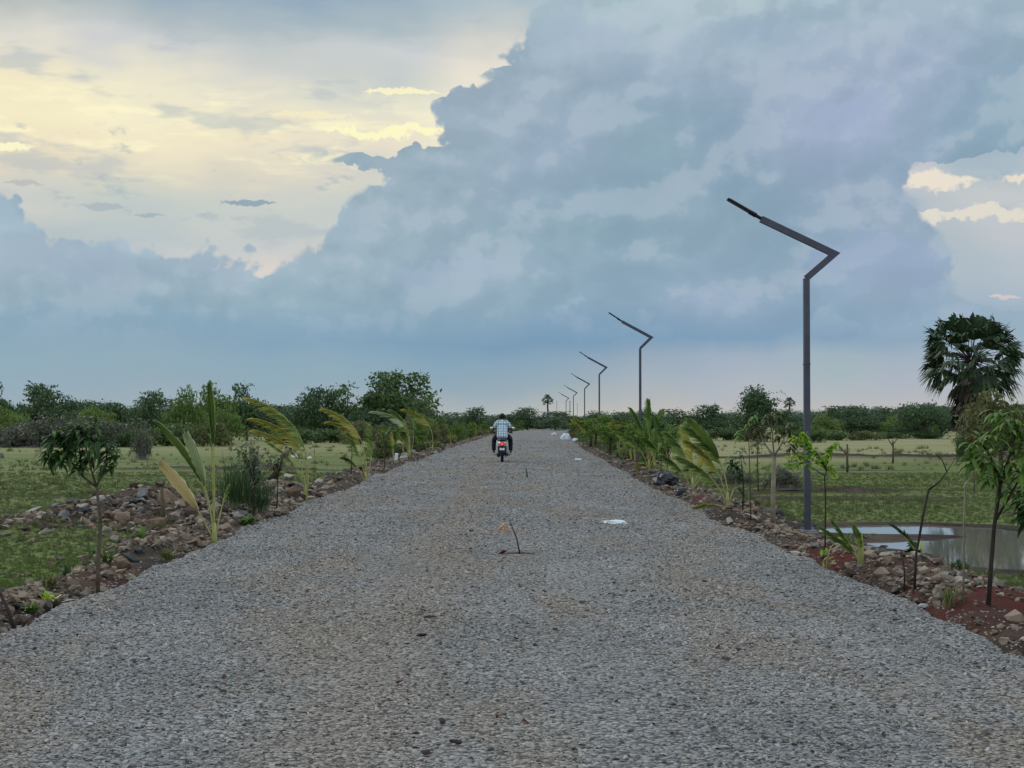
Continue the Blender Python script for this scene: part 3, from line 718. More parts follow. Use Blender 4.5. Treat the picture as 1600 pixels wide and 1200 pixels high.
def blade(lf, p0, p1, p2, W, t0=.4, n=14, pleat=5, rr=random, notch=True):
    """undivided pleated leaf of a palm seedling, widest past its middle and torn at the tip"""
    p0, p1, p2 = Vector(p0), Vector(p1), Vector(p2); k0 = len(lf.v); m = pleat * 2
    P = lambda t: p0 * (1 - t) ** 2 + p1 * 2 * t * (1 - t) + p2 * t * t
    for i in range(n + 1):
        t = t0 + (1 - t0) * i / n; p = P(t); d = ((p1 - p0) * 2 * (1 - t) + (p2 - p1) * 2 * t).normalized()
        s = Vector((d.z, 0, -d.x)).normalized(); f = s.cross(d); u = i / n; w = W * (math.sin(math.pi * min(1, u * .86 + .03)) ** .8)
        for j in range(m + 1):
            q = j / m - .5; tear = Vector((0, 0, 0))
            if i == n and notch: tear = -d * W * (.5 * rr.random() + (.5 if abs(q) < .12 else 0))
            jag = w * .10 * rr.uniform(-1, 1) * (1 if j in (0, m) else 0)
            lf.v.append(tuple(p + s * (q * w + jag) + f * ((.012 if j % 2 else -.012) + .25 * w * (.25 - q * q) * 2) + tear))
    for i in range(n):
        for j in range(m): a = k0 + i * (m + 1) + j; lf.f.append((a, a + 1, a + m + 2, a + m + 1))

def young_palm(h=1.9, seed=0, wind=-.8, nf=6, mat_=None, stem=None, spear=True, wide=.05, bend=.5):
    """seedling coconut: fronds rise from one foot and arch over with the wind"""
    rr = random.Random(seed); wv = Vector((wind, .1, -.05))
    root = bpy.data.objects.new('young_palm', None); C.objects.link(root)
    base = MB(); base.tube([(0, 0, -.08), (0, 0, .12), (.01, 0, .3)], [.035, .03, .018], 8)
    base.build('stem', stem or M_STEMG, root, True)
    for k in range(nf):
        a = rr.uniform(0, 6.28) if k else math.pi; f = rr.uniform(.72, 1.0) if k else 1
        r = rr.uniform(.12, .4) * f
        tip = Vector((math.cos(a) * r * .8 + wind * bend * h * f * rr.uniform(.5, 1), math.sin(a) * r, h * f * (rr.uniform(.72, .98))))
        mid = Vector((math.cos(a) * r * .35, math.sin(a) * r * .35, h * f * rr.uniform(.7, .95)))
        lf, st = MB(), MB()
        frond(lf, st, (0, 0, .02), mid, tip, 20, .36 * f * h / 1.9, wide, rr.uniform(.3, .45), wv * rr.uniform(.5, 1.1), .7, .011, rr, .5)
        fr = lf.build('frond', mat_ or ML_PALM, root); st.build('rachis', stem or M_STEMG, fr, True)
    return root

def crown_cloud(blobs, n, size, seed, gaps=.0, shell=.55, aspect=.6, vary=.5):
    """leaf clumps (small bent quads) spread through overlapping blobs: (x, y, z, rx, ry, rz)"""
    g = np.random.default_rng(seed); B = np.array(blobs, float)
    vol = (B[:, 3] * B[:, 4] * B[:, 5]) ** .7; pick = g.choice(len(B), n, p=vol / vol.sum())
    d = g.normal(size=(n, 3)); d /= np.linalg.norm(d, axis=1, keepdims=True)
    r = shell + (1.06 - shell) * g.random(n) ** .7
    # lumpy surface
    lump = 1 + .22 * np.sin(d[:, 0] * 5 + pick) * np.sin(d[:, 1] * 4 + pick * 2) + .16 * np.sin(d[:, 2] * 7 + d[:, 0] * 6 + pick * 3)
    P = B[pick, :3] + d * B[pick, 3:] * (r * lump)[:, None]
    if gaps > 0:
        q = vnoise(P[:, 0] + P[:, 1] * .7, P[:, 2] + P[:, 1] * .3, size * 6, seed % 50, 2) > gaps - .5
        P, d = P[q], d[q]; n = len(P)
    s = size * g.uniform(1 - vary, 1 + vary, n)
    a = g.normal(size=(n, 3)) + d * .2; a /= np.linalg.norm(a, axis=1, keepdims=True)
    b = np.cross(a, g.normal(size=(n, 3)) ); b /= np.linalg.norm(b, axis=1, keepdims=True)
    c = np.cross(a, b)
    A = a * s[:, None]; Bv = b * (s * aspect)[:, None]; Cc = c * (s * .25)[:, None]
    V = np.stack([P - A, P + Bv * .9 + Cc, P + A * 1.1, P - Bv * .9 + Cc], 1).reshape(-1, 3)
    k = np.arange(n)[:, None] * 4
    return V, np.concatenate([k, k + 1, k + 2, k + 3], 1)

def tree_variant(name, w, h, seed, kind='round', n=5200, size=.16, lm=None, trunk_h=.3, bark=None, gaps=0.0):
    rr = random.Random(seed)
    root = bpy.data.objects.new(name, None); C.objects.link(root)
    tr = MB(); th = h * trunk_h; tr.tube([(0, 0, -.4), (w * .01, 0, th * .5), (w * .02, 0, th)], [h * .035, h * .026, h * .02], 8)
    blobs = []
    nb = {'round': 22, 'open': 20, 'bush': 9, 'flat': 20, 'feather': 22, 'sap': 9}[kind]
    for k in range(nb):
        a = rr.uniform(0, 6.28); q = math.sqrt(rr.random())
        x, y = math.cos(a) * q * w * .36, math.sin(a) * q * w * .36
        top = {'round': math.sqrt(max(0, 1 - (q * .85) ** 2)), 'open': math.sqrt(max(.05, 1 - (q * .9) ** 2)), 'bush': .9 - .4 * q, 'flat': .95 - .12 * q, 'feather': math.sqrt(max(0, 1 - (q * .9) ** 2)), 'sap': 1 - .3 * q}[kind]
        lo = {'round': .02, 'open': .2, 'bush': .05, 'flat': .25, 'feather': .05, 'sap': .12}[kind]
        z = h * (lo + (top - lo) * rr.uniform(.35, 1)) - h * .08
        r = w * rr.uniform(.11, .22) if kind != 'bush' else w * rr.uniform(.16, .27)
        rz = r * rr.uniform(.55, .85) * (h / w if h < w else 1) ** .3
        z = min(z, h - rz); z = max(z, rz * .7)
        blobs.append((x, y, z, r, r, rz))
        if kind != 'bush' or k % 3 == 0:
            m0 = Vector((w * .02, 0, th * rr.uniform(.6, 1))); m1 = m0.lerp(Vector((x, y, z)), .5) + Vector((0, 0, .1 * h * rr.uniform(-.2, 1)))
            tr.tube([m0, m1, (x, y, z)], [h * .013, h * .008, h * .003], 5, False)
    V, F = crown_cloud(blobs, n, size, seed, gaps, .35)
    if kind in ('feather', 'open', 'round'):      # loose sprays that break the outline
        g = np.random.default_rng(seed + 9); B = np.array(blobs); V2 = []
        for _ in range(26 if kind == 'feather' else 16):
            b = B[g.integers(len(B))]; a = g.uniform(0, 6.28); dx, dy = math.cos(a), math.sin(a)
            L = (.34 if kind == 'feather' else .15) * w * g.uniform(.5, 1.1); m_ = 34
            t_ = g.random(m_); P = np.stack([b[0] + dx * (b[3] * .8 + L * t_), b[1] + dy * (b[3] * .8 + L * t_), b[2] + b[5] * .6 + L * (.7 * t_ - .65 * t_ ** 2)], 1) + g.normal(0, size * .5, (m_, 3))
            a_ = g.normal(size=(m_, 3)); a_ /= np.linalg.norm(a_, axis=1, keepdims=True); c_ = np.cross(a_, g.normal(size=(m_, 3))); c_ /= np.linalg.norm(c_, axis=1, keepdims=True)
            s = size * .62; V2.append(np.stack([P - a_ * s, P + c_ * s * .5, P + a_ * s, P - c_ * s * .5], 1).reshape(-1, 3))
        V2 = np.concatenate(V2); k = np.arange(len(V2) // 4)[:, None] * 4 + len(V); V = np.concatenate([V, V2]); F = np.concatenate([F, np.concatenate([k, k + 1, k + 2, k + 3], 1)])
    tr.build('trunk', bark or M_BARK, root, True)
    new_obj('crown', mesh(V, F), lm or ML_FAR, root)
    return root

def copy_thing(o, parent=None):
    c = o.copy(); C.objects.link(c); c.parent = parent
    for ch in list(o.children):
        copy_thing(ch, c)
    return c
used = {}
def place(proto, loc, rz=0.0, s=(1, 1, 1), label=None, cat=None, group=None, mat_=None):
    o = proto if id(proto) not in used and not used.setdefault(id(proto), False) and not proto.get('used') else copy_thing(proto)
    proto['used'] = 1
    o.location = loc; o.rotation_euler = (0, 0, rz); o.scale = s if hasattr(s, '__len__') else (s, s, s)
    tag(o, label, cat, group)
    if not group and 'group' in o: del o['group']
    if mat_:
        for ch in o.children:
            if ch.name.startswith(('crown', 'frond', 'foliage')): ch.data = ch.data; ch.material_slots[0].link = 'OBJECT'; ch.material_slots[0].material = mat_
    return o

# ---------------------------------------------------------------- the far treeline
TV = {
 'round1': tree_variant('tree', 8, 5.6, 11), 'round2': tree_variant('tree', 8, 5.0, 12), 'round3': tree_variant('tree', 7, 5.6, 13, n=4600),
 'big': tree_variant('tree', 9, 7.2, 14, 'open', 8200, .17, ML_FAR2, .35, gaps=.22),
 'open1': tree_variant('tree', 7, 6.2, 15, 'open', 3600, .15, ML_FAR2, .35, gaps=.30),
 'light1': tree_variant('tree', 7, 6.0, 16, 'open', 4200, .15, ML_FAR3, .3, gaps=.12), 'light2': tree_variant('tree', 8, 5, 17, 'round', 4600, .15, ML_FAR3),
 'flat': tree_variant('tree', 11, 5.2, 18, 'flat', 6400, .15, ML_FAR, .4),
 'feather': tree_variant('tree', 6.6, 6.4, 19, 'feather', 6800, .14, ML_FAR),
 'bush1': tree_variant('bush', 5, 2.6, 20, 'bush', 3200, .13, ML_FAR2), 'bush2': tree_variant('bush', 6, 2.4, 21, 'bush', 3200, .13, ML_OLIVE),
}
DIM = {'round1': (8, 5.6), 'round2': (8, 5.0), 'round3': (7, 5.6), 'big': (9, 7.2), 'open1': (7, 6.2), 'light1': (7, 6), 'light2': (8, 5), 'flat': (11, 5.2), 'feather': (6.6, 6.4), 'bush1': (5, 2.6), 'bush2': (6, 2.4)}
def far_tree(var, px, top, wpx, d, label, cat='tree', group=None, mat_=None, rz=None):
    rr = random.Random(int(px * 7 + d)); w, h = DIM[var]
    q = pd(px, top, d); z0 = hz(q.x, d); hh = q.z - z0; ww = wpx / FPX * d
    s = ww * 1.16 / (w * .97); return place(TV[var], (q.x, d, z0), rr.uniform(0, 6.28) if rz is None else rz, (s, s, hh / (h * .98)), label, cat, group, mat_)
for a in [
 ('round3', -8, 596, 58, 128, 'dark round tree cut by the left edge of the photo'),
 ('round1', 62, 601, 100, 135, 'dark green spreading tree, second from the left edge in the treeline'),
 ('round2', 92, 606, 90, 142, 'dark low domed tree behind the left sapling, with a thin top sprig', None, None),
 ('light2', 14, 622, 60, 118, 'light olive tree low in front of the leftmost dark trees'),
 ('round2', 152, 609, 86, 140, 'dark flat domed tree rising behind a light green bush, far left'),
 ('light2', 152, 618, 60, 132, 'light green rounded bushy tree in front of the flat dark dome, far left'),
 ('round1', 240, 612, 70, 138, 'dark tree right of the low gap in the left treeline'),
 ('light1', 290, 598, 62, 122, 'light green airy tree behind the tall palm spear'),
 ('light1', 338, 592, 70, 126, 'tall light green tree right of the palm spear'),
 ('round3', 386, 599, 66, 138, 'dark round tree directly behind the tip of the arching yellow palm'),
 ('light2', 352, 622, 60, 116, 'low olive green tree between the palm spear and the arching palm'),
 ('round2', 436, 617, 60, 190, 'pale bluish tree far back, seen between two dark round trees', 'tree', None, ML_HAZE),
 ('round1', 498, 606, 76, 148, 'dark domed tree touching the left side of the biggest tree'),
 ('open1', 540, 594, 84, 150, 'dark tree with ragged top leaning against the biggest tree'),
 ('big', 617, 570, 122, 150, 'biggest tree of the treeline, broad dark crown with gaps of sky'),
 ('open1', 668, 612, 60, 128, 'thin open crowned tree on the right flank of the biggest tree'),
 ('round2', 590, 622, 90, 146, 'low dark tree filling in under the biggest tree'),
 ('light2', 655, 634, 60, 118, 'low light green tree below the thin open crowned tree'),
 ('round1', 745, 637, 56, 180, 'dark round tree left behind the scooter rider'),
 ('round2', 712, 642, 50, 200, 'small dark tree left of the one behind the scooter rider'),
 ('round2', 786, 641, 44, 215, 'small dark tree directly behind the rider\'s head'),
 ('round1', 824, 637, 54, 225, 'dark round tree closing the view at the end of the road'),
 ('round3', 850, 643, 42, 225, 'bluish tree just right of the one closing the road\'s end', 'tree', None, ML_HAZE),
 ('round1', 868, 652, 60, 205, 'low dark thicket tree at the right bend of the road'),
 ('round3', 1012, 640, 60, 170, 'dark tree partly hidden behind the tall leafy palms on the right'),
 ('round1', 1107, 633, 80, 165, 'dark domed tree left of the feathery tree on the right'),
 ('feather', 1187, 596, 86, 132, 'feathery bamboo like tree with wisps sticking out of its crown'),
 ('round2', 1240, 650, 60, 175, 'low dark tree under the small fan palm beside the near lamp post'),
 ('light1', 1293, 644, 56, 150, 'light topped tree right of the near lamp post'),
 ('round3', 1342, 639, 66, 158, 'dark green tree midway between the near lamp post and the large fan palm'),
 ('light2', 1388, 650, 48, 160, 'low light green tree between two dark trees, right field'),
 ('flat', 1446, 629, 100, 150, 'wide flat topped tree just left of the large fan palm'),
 ('round1', 1420, 650, 60, 158, 'small dark tree under the left wing of the flat topped tree'),
 ('round2', 1560, 640, 90, 140, 'dark tree behind the trunk of the large fan palm'),
 ('round3', 1620, 632, 80, 120, 'dark tree cut by the right edge of the photo'),
]:
    far_tree(*(list(a) + [None] * 0)[:6], **({'cat': 'tree', 'mat_': a[8] if len(a) > 8 else None}))
rr = random.Random(5); k = 0
for px in range(-60, 1680, 27):
    x = px + rr.uniform(-12, 12); d = rr.uniform(205, 260); top = rr.uniform(641, 649) if 700 < px < 1280 else rr.uniform(628, 642)
    if 690 < px < 900: d = rr.uniform(240, 290); top = rr.uniform(642, 650)
    far_tree(rr.choice(['round1', 'round2', 'round3', 'flat']), x, top, rr.uniform(64, 96), d, 'low dark tree in the unbroken back row of the horizon treeline', 'tree', 'trees of the back row along the horizon', ML_HAZE if rr.random() < .25 else None)
for px in range(-40, 560, 34):
    x = px + rr.uniform(-10, 10); far_tree(rr.choice(['round1', 'round2', 'round3', 'flat']), x, rr.uniform(622, 640), rr.uniform(70, 95), rr.uniform(155, 185), 'dark tree standing in the thick wood of the left treeline', 'tree', 'dark trees of the left wood behind the named ones')
for px in [q_ for q_ in range(1060, 1640, 46) if not 1140 < q_ < 1262]:
    x = px + rr.uniform(-10, 10); far_tree(rr.choice(['round1', 'round2', 'round3', 'light2']), x, rr.uniform(634, 653), rr.uniform(60, 96), rr.uniform(165, 190), 'rounded green tree of the right treeline beyond the straw field', 'tree', 'green trees of the right treeline beyond the straw field')
# scrub at the foot of the treeline
for i, (px, top, w_, d) in enumerate([(20, 664, 70, 112), (210, 664, 50, 106), (262, 652, 80, 112), (330, 655, 70, 110), (455, 658, 60, 118), (515, 663, 60, 125), (565, 655, 60, 118), (712, 655, 50, 120), (1130, 662, 60, 140),
    (1180, 660, 50, 135), (1262, 660, 50, 128), (1290, 668, 60, 140), (1350, 672, 50, 140), (1395, 672, 50, 150), (1440, 671, 60, 150), (1530, 668, 80, 110), (1600, 664, 70, 100)]):
    side = 'left' if px < 800 else 'right'
    far_tree('bush1' if i % 3 else 'bush2', px, top, w_, d, 'low scrub bush at the foot of the %s hand treeline' % side, 'bush', 'scrub bushes at the foot of the %s treeline' % side, None)

def brush(name, w, h, seed, n=900):
    rr = random.Random(seed); root = bpy.data.objects.new(name, None); C.objects.link(root); mb = MB(); lf = []
    for k in range(n // 9):
        x, y = rr.gauss(0, w * .24), rr.gauss(0, w * .16); d = Vector((rr.uniform(-.5, .5), rr.uniform(-.5, .5), 1)).normalized(); L = h * rr.uniform(.5, .95) * max(.45, 1 - abs(x) / w)
        p = Vector((x, y, -.05)); q = p + d * L; mb.tube([p, p.lerp(q, .5) + Vector((rr.uniform(-.05, .05), 0, 0)), q], [.018, .012, .005], 3, False)
        for j in range(6):
            a = p.lerp(q, rr.uniform(.3, .95)); e = a + Vector((rr.uniform(-.5, .5), rr.uniform(-.5, .5), rr.uniform(.0, .6))) * L * .45; mb.tube([a, e], [.008, .003], 3, False); lf.append(e); lf.append(a.lerp(e, .5))
    P = np.array([tuple(q) for q in lf]); P = np.repeat(P, 4, 0) + np.random.default_rng(seed).normal(0, .07, (len(P) * 4, 3)); g = np.random.default_rng(seed + 1)
    a = g.normal(size=P.shape) * .045; b = g.normal(size=P.shape) * .03
    V = np.stack([P - a, P + b, P + a, P - b], 1).reshape(-1, 3); k = np.arange(len(P))[:, None] * 4
    mb.ellip((0, 0, 0), (w * .5, w * .36, .10), 14, 6); mb.build('brushwood', M_TWIG, root); new_obj('foliage', mesh(V, np.concatenate([k, k + 1, k + 2, k + 3], 1)), M_BRUSHLEAF, root)
    return root
M_BRUSHLEAF = leafmat('brush leaves', [(88, 88, 78), (102, 102, 90), (98, 106, 80), (120, 120, 100)], .2)
BR = [brush('thorn_bush', 3.2, 2.2, 31), brush('thorn_bush', 3.2, 2.0, 32)]
for i, (px, top, w_, d) in enumerate([(-10, 668, 70, 108), (30, 655, 70, 107), (62, 651, 62, 106), (98, 653, 64, 107), (132, 650, 60, 106), (165, 652, 58, 107), (192, 657, 50, 108)]):
    q = pd(px, top, d); z0 = hz(q.x, d); place(BR[i % 2], (q.x, d, z0), i * 1.3, (w_ / FPX * d / 2.2, 1.3, (q.z - z0) / 1.9), 'grey leafless thorn bush in the thicket behind the left sapling', 'bush', 'grey thorn bushes in the left thicket')
for px, top, w_, d, lb in [(222, 668, 26, 74, 'small grey bare shrub standing alone in the left field beyond the sapling'), (395, 690, 24, 34, 'bare dark shrub in the left field between palm spear and arching palm'),
                        (1150, 735, 40, 46, 'leafless grey shrub in the wet right field behind the palms'), (1225, 728, 40, 40, 'leafless forked shrub just left of the near lamp post foot')]:
    q = pd(px, top, d); z0 = hz(q.x, d); place(BR[0], (q.x, d, z0), px, (w_ / FPX * d / 2.2, w_ / FPX * d / 2.2, max(.2, (q.z - z0) / 1.9)), lb, 'shrub')

# ---------------------------------------------------------------- fan palms
def fan(lf, st, p, d, R_, pet, seed, split=24, span=2.3, droop=.0):
    rr = random.Random(seed); d = d.normalized(); c = p + d * pet + Vector((0, 0, -droop * pet * .3))
    st.tube([p, p.lerp(c, .5) + Vector((0, 0, .04)), c], [.028, .02, .014], 4, False)
    s = d.cross(Vector((0, 0, 1))); s = s.normalized() if s.length > .1 else Vector((1, 0, 0)); u = s.cross(d).normalized()
    rot = rr.uniform(-.6, .6); s, u = s * math.cos(rot) + u * math.sin(rot), u * math.cos(rot) - s * math.sin(rot)
    for k in range(split):
        a = (k / (split - 1) - .5) * 2 * span / 2 * 1.0; L = R_ * (1 - .22 * abs(a) / span * 2) * rr.uniform(.85, 1.08)
        dd = (d * math.cos(a) + s * math.sin(a) + u * (.18 + .12 * math.cos(a * 3))).normalized(); n = (s * math.cos(a) - d * math.sin(a)).normalized()
        w = R_ * .066; fold = u * (.03 if k % 2 else -.03) * R_
        m_ = c + dd * L * .62 + fold; t_ = c + dd * L * .96 + Vector((0, 0, -.30 * R_ * rr.uniform(.3, 1.5)))
        i = len(lf.v); lf.v += [tuple(c - n * w * .1), tuple(c + n * w * .1), tuple(m_ + n * w), tuple(m_ - n * w), tuple(t_)]; lf.f += [(i, i + 1, i + 2, i + 3), (i + 3, i + 2, i + 4)]
def fan_palm(h, cr, seed, nf=46, dead=26, R_=1.05, trunk_r=.2, split=22):
    rr = random.Random(seed); root = bpy.data.objects.new('fan_palm', None); C.objects.link(root)
    hub = Vector((0, 0, h - cr)); tr = MB()
    n = 14; tr.tube([(.05 * math.sin(k), 0, -.4 + (hub.z + .4) * k / n) for k in range(n + 1)], [trunk_r * (1.25 - .35 * k / n) + (.02 if k % 2 else 0) for k in range(n + 1)], 12)
    tr.build('trunk', M_BARKD, root, True)
    lf, st, dl, ds = MB(), MB(), MB(), MB()
    for k in range(nf):
        z = 1 - 1.72 * (k + .5) / nf; a = k * 2.39996 + rr.uniform(-.2, .2); r = math.sqrt(max(0, 1 - z * z))
        d = Vector((math.cos(a) * r, math.sin(a) * r, z)); fan(lf, st, hub + d * .15, d, R_ * rr.uniform(.85, 1.1), cr - R_ * .80 + rr.uniform(-.28, .14), seed * 100 + k, split)
    for k in range(dead):
        a = rr.uniform(0, 6.28); d = Vector((math.cos(a) * .62, math.sin(a) * .62, -1)); fan(dl, ds, hub + Vector((0, 0, -.1 - rr.random() * cr * .9)), d, R_ * rr.uniform(.7, 1.0), rr.uniform(.3, .8), seed * 200 + k, 12, 1.3, 1)
    cr_ = lf.build('crown', ML_PALMYRA, root); st.build('petioles', M_BARKD, cr_)
    if dead: dl.build('dead_fronds', ML_DEAD, root); ds.build('dead_petioles', M_BARKD, root)
    return root
d = 72; q = pd(1516, 484, d); z0 = hz(q.x, d)
P = fan_palm(q.z - z0, 2.35, 3, nf=62, dead=70, R_=1.2, trunk_r=.24); tag(P, 'large dark fan palm with a round crown and skirt of dead fronds, right field', 'palm tree'); P.location = (q.x, d, z0)
d = 330; q = pd(856, 616, d); z0 = -.4
P = fan_palm(q.z - z0, 1.3, 5, nf=26, dead=0, R_=.8, trunk_r=.17, split=14); tag(P, 'tiny far fan palm on the skyline left of the row of lamp posts', 'palm tree'); P.location = (q.x, d, z0)
P2 = copy_thing(P); d = 300; q = pd(1234, 626, d); P2.location = (q.x, d, -.4); P2.scale = (.95, .95, .86); tag(P2, 'small far fan palm on the skyline between feathery tree and near lamp post', 'palm tree')
# olive bush tree that covers the palm's right flank
OB = tree_variant('tree', 3.4, 3.4, 41, 'open', 3800, .085, ML_OLIVE, .35, gaps=.22)
DIM['ob'] = (3.4, 3.4); TV['ob'] = OB
far_tree('ob', 1562, 604, 120, 50, 'olive leaved tree with loose twigs in front of the large fan palm')
far_tree('bush1', 1508, 664, 26, 70, 'dark bush at the foot of the large fan palm', 'bush')

# ---------------------------------------------------------------- near plants, one by one
def branchy(root_name, polys, bark, leaves, lm, label, cat, loc, extra=None):
    """polys: list of (points, r0, r1); leaves: list of (pos, dir, L, W, droop)"""
    root = bpy.data.objects.new(root_name, None); C.objects.link(root); root.location = loc
    tr = MB()
    for pts, r0, r1 in polys: tr.tube(pts, [r0 + (r1 - r0) * i / (len(pts) - 1) for i in range(len(pts))], 7)
    tr.build('trunk', bark, root, True)
    if leaves:
        lf = MB()
        for q in leaves: leaf(lf, *q)
        lf.build('foliage', lm, root)
    return tag(root, label, cat)
def whorl(out, rr, p, d, n, L, W, droop, spread=1.0, wind=Vector((-.25, 0, 0))):
    for i in range(n):
        a = 6.283 * i / n + rr.uniform(-.4, .4); s = d.orthogonal().normalized(); u = d.cross(s)
        dd = (d * rr.uniform(.1, .9) + (s * math.cos(a) + u * math.sin(a)) * spread + wind + Vector((0, 0, -droop * .4))).normalized()
        out.append((p + d * rr.uniform(-.06, .05), dd, L * rr.uniform(.75, 1.15), W * rr.uniform(.8, 1.2), droop * rr.uniform(.6, 1.3)))
S = 13.4 / FPX                               # metres per photo pixel at the left sapling
def mango(loc, d, segs, tips, nleaf, L, W, lm, label, bark=M_BARK, seed=1, cat='sapling', wind=-.25, r=.02):
    """segs/tips in photo pixels relative to the foot (x right, y up), spread in depth at random"""
    rr = random.Random(seed); s = d / FPX; polys = []; lv = []
    for seg in segs:
        pts = [Vector((x * s, z_ * s, y * s)) for x, y, z_ in seg[0]]; polys.append((pts, seg[1], seg[2]))
    for x, y, z_ in tips:
        p = Vector((x * s, z_ * s, y * s)); dr = Vector((rr.uniform(-.4, .2), rr.uniform(-.4, .4), 1)).normalized()
        whorl(lv, rr, p, dr, nleaf, L, W, .85, 1.0, Vector((wind, 0, 0)))
    return branchy('sapling', polys, bark, lv, lm, label, cat, loc)
p = ground_at(153, 938, -.12)
mango(p, p.y, [([(0, -20, 0), (0, 60, 0), (3, 120, 2), (-3, 178, 0)], .022, .014), ([(-3, 176, 0), (-26, 192, 6), (-48, 218, 10), (-58, 250, 6)], .012, .006),
       ([(-3, 176, 0), (-10, 205, -8), (-18, 240, -10), (-30, 262, -6)], .011, .005), ([(-3, 178, 0), (8, 204, 4), (12, 236, 10)], .011, .006), ([(-26, 192, 6), (-34, 230, 16), (-38, 260, 20)], .008, .004), ([(-10, 205, -8), (2, 240, -16)], .008, .004)],
      [(-60, 250, 6), (-72, 238, 0), (-48, 262, 14), (-30, 266, -4), (-14, 250, -12), (-38, 244, 18), (-78, 222, 4), (2, 244, -14), (12, 240, 10), (20, 222, 6), (-52, 222, -14), (-22, 226, 18), (-66, 256, -10), (-6, 268, 4), (-42, 232, 0), (-58, 226, 12), (16, 206, 0), (-30, 208, 4)],
      24, .17, .040, ML_MANGO, 'dark leaved sapling on a thin bare trunk at the left road edge', M_BARK, 2)
p = ground_at(1543, 944, -.12)
mango(p, p.y, [([(0, -20, 0), (6, 60, 0), (12, 120, 3), (22, 190, 0)], .021, .014), ([(22, 190, 0), (10, 225, 6), (-4, 250, 10)], .015, .007), ([(22, 190, 0), (34, 230, -6), (44, 268, -8)], .015, .006), ([(14, 130, 2), (34, 170, -8), (50, 200, -12)], .012, .006), ([(34, 230, -6), (60, 250, 10)], .009, .005)],
      [(-4, 252, 10), (-22, 240, 6), (10, 262, 0), (28, 280, -8), (44, 274, -6), (60, 262, 10), (0, 226, -10), (24, 244, 14), (50, 236, 4), (-14, 222, 14), (34, 214, -14), (62, 228, -8), (14, 214, 4), (44, 292, 4), (20, 292, 8), (70, 284, 0), (-10, 206, 6), (20, 196, 12), (48, 200, -10), (64, 208, 6), (-24, 228, -8), (34, 180, 8), (4, 190, -10), (56, 176, 4)],
      15, .165, .038, ML_GREEN, 'leafy green mango sapling at the right edge, rising from red soil', M_BARKD, 4)
p2 = Vector((p.x + .02, p.y + .03, p.z))
mango(Vector((p.x + .40, p.y - .1, p.z)), p.y, [([(0, -20, 0), (4, 100, 0), (10, 150, 3)], .014, .010)], [(-10, 152, 2), (-22, 140, 0), (2, 168, 6), (-14, 170, -6), (-6, 190, 4), (-26, 160, 4), (6, 140, 0)], 13, .19, .05, ML_MANGO, 'dark large leaved cluster hanging on a thin stem at the far right', M_BARKD, 6)
p = ground_at(1505, 940, -.12)
branchy('stake', [([Vector((0, 0, -.1)), Vector((.01, 0, .6)), Vector((.03, 0, 1.1))], .010, .007)], M_BARKP, None, None, 'thin pale stake standing left of the mango sapling on the right', 'stake', p)
# sapling with pale straight trunk
p = ground_at(1207, 826, -.2)
mango(p, p.y, [([(0, -10, 0), (1, 50, 0), (3, 112, 0)], .045, .030), ([(3, 112, 0), (-10, 130, 4), (-20, 152, 6)], .016, .007), ([(3, 112, 0), (14, 132, -5), (22, 150, -8)], .016, .007), ([(3, 112, 0), (2, 140, 8), (0, 172, 8)], .015, .006), ([(14, 132, -5), (34, 138, 4), (46, 130, 6)], .01, .005), ([(-10, 130, 4), (-24, 132, -8)], .01, .005)],
      [(-20, 154, 6), (22, 152, -8), (0, 174, 8), (34, 142, 4), (46, 130, 6), (-26, 134, -8), (8, 160, 0), (-8, 168, -6), (14, 140, 12), (40, 112, 0), (-4, 146, 14), (28, 126, -12), (10, 178, -4), (32, 160, 6), (52, 144, -4)],
      26, .13, .040, ML_BROWNISH, 'sapling with straight pale trunk and bronze green crown on a red soil mound', M_BARKP, 8)
mango(Vector((p.x - .25, p.y + .5, p.z)), p.y, [([(0, -10, 0), (-2, 90, 0), (-4, 160, 0)], .012, .006)], [(-4, 162, 0), (-14, 150, 6), (6, 172, 3), (-20, 140, 0)], 13, .13, .045, ML_GREEN, 'slim sapling with fresh green tip leaning beside the pale trunked one', M_BARK, 9)
# moringa-like sapling with yellow-green leaflets in front of the near lamp post
def moringa():
    rr = random.Random(12); p = ground_at(1289, 862, -.25); s = p.y / FPX
    polys = [([Vector((0, 0, -.05)), Vector((.01, 0, 80 * s)), Vector((0, 0, 118 * s)), Vector((4 * s, 0, 132 * s))], .010, .007)]; lv = []
    for (x0, y0, x1, y1) in [(2, 130, -56, 148), (2, 130, -48, 178), (-20, 150, -34, 184), (2, 130, -28, 160), (2, 128, -12, 138), (2, 126, 20, 118), (2, 132, 20, 170), (0, 120, -62, 136), (0, 130, 8, 158)]:
        a, b = Vector((x0 * s, 0, y0 * s)), Vector((x1 * s, rr.uniform(-.15, .15), y1 * s)); c = a.lerp(b, .5) + Vector((0, 0, .08)); polys.append(([a, c, b], .006, .002))
        for k in range(16):
            t = .3 + .7 * k / 15; q = a.lerp(c, t * 2) if t < .5 else c.lerp(b, t * 2 - 1)
            for sg in (-1, 1): lv.append((q, Vector((rr.uniform(-.5, .5), sg, rr.uniform(-.3, .5))), rr.uniform(.06, .1), .045, .4))
            lv.append((q, Vector((rr.uniform(-1, 1), rr.uniform(-.5, .5), rr.uniform(-.6, .6))), rr.uniform(.05, .09), .045, .4))
    return branchy('sapling', polys, M_BARKD, lv, ML_BRIGHT, 'thin sapling with yellow green leaf sprays crossing the near lamp post', 'sapling', p)
moringa()
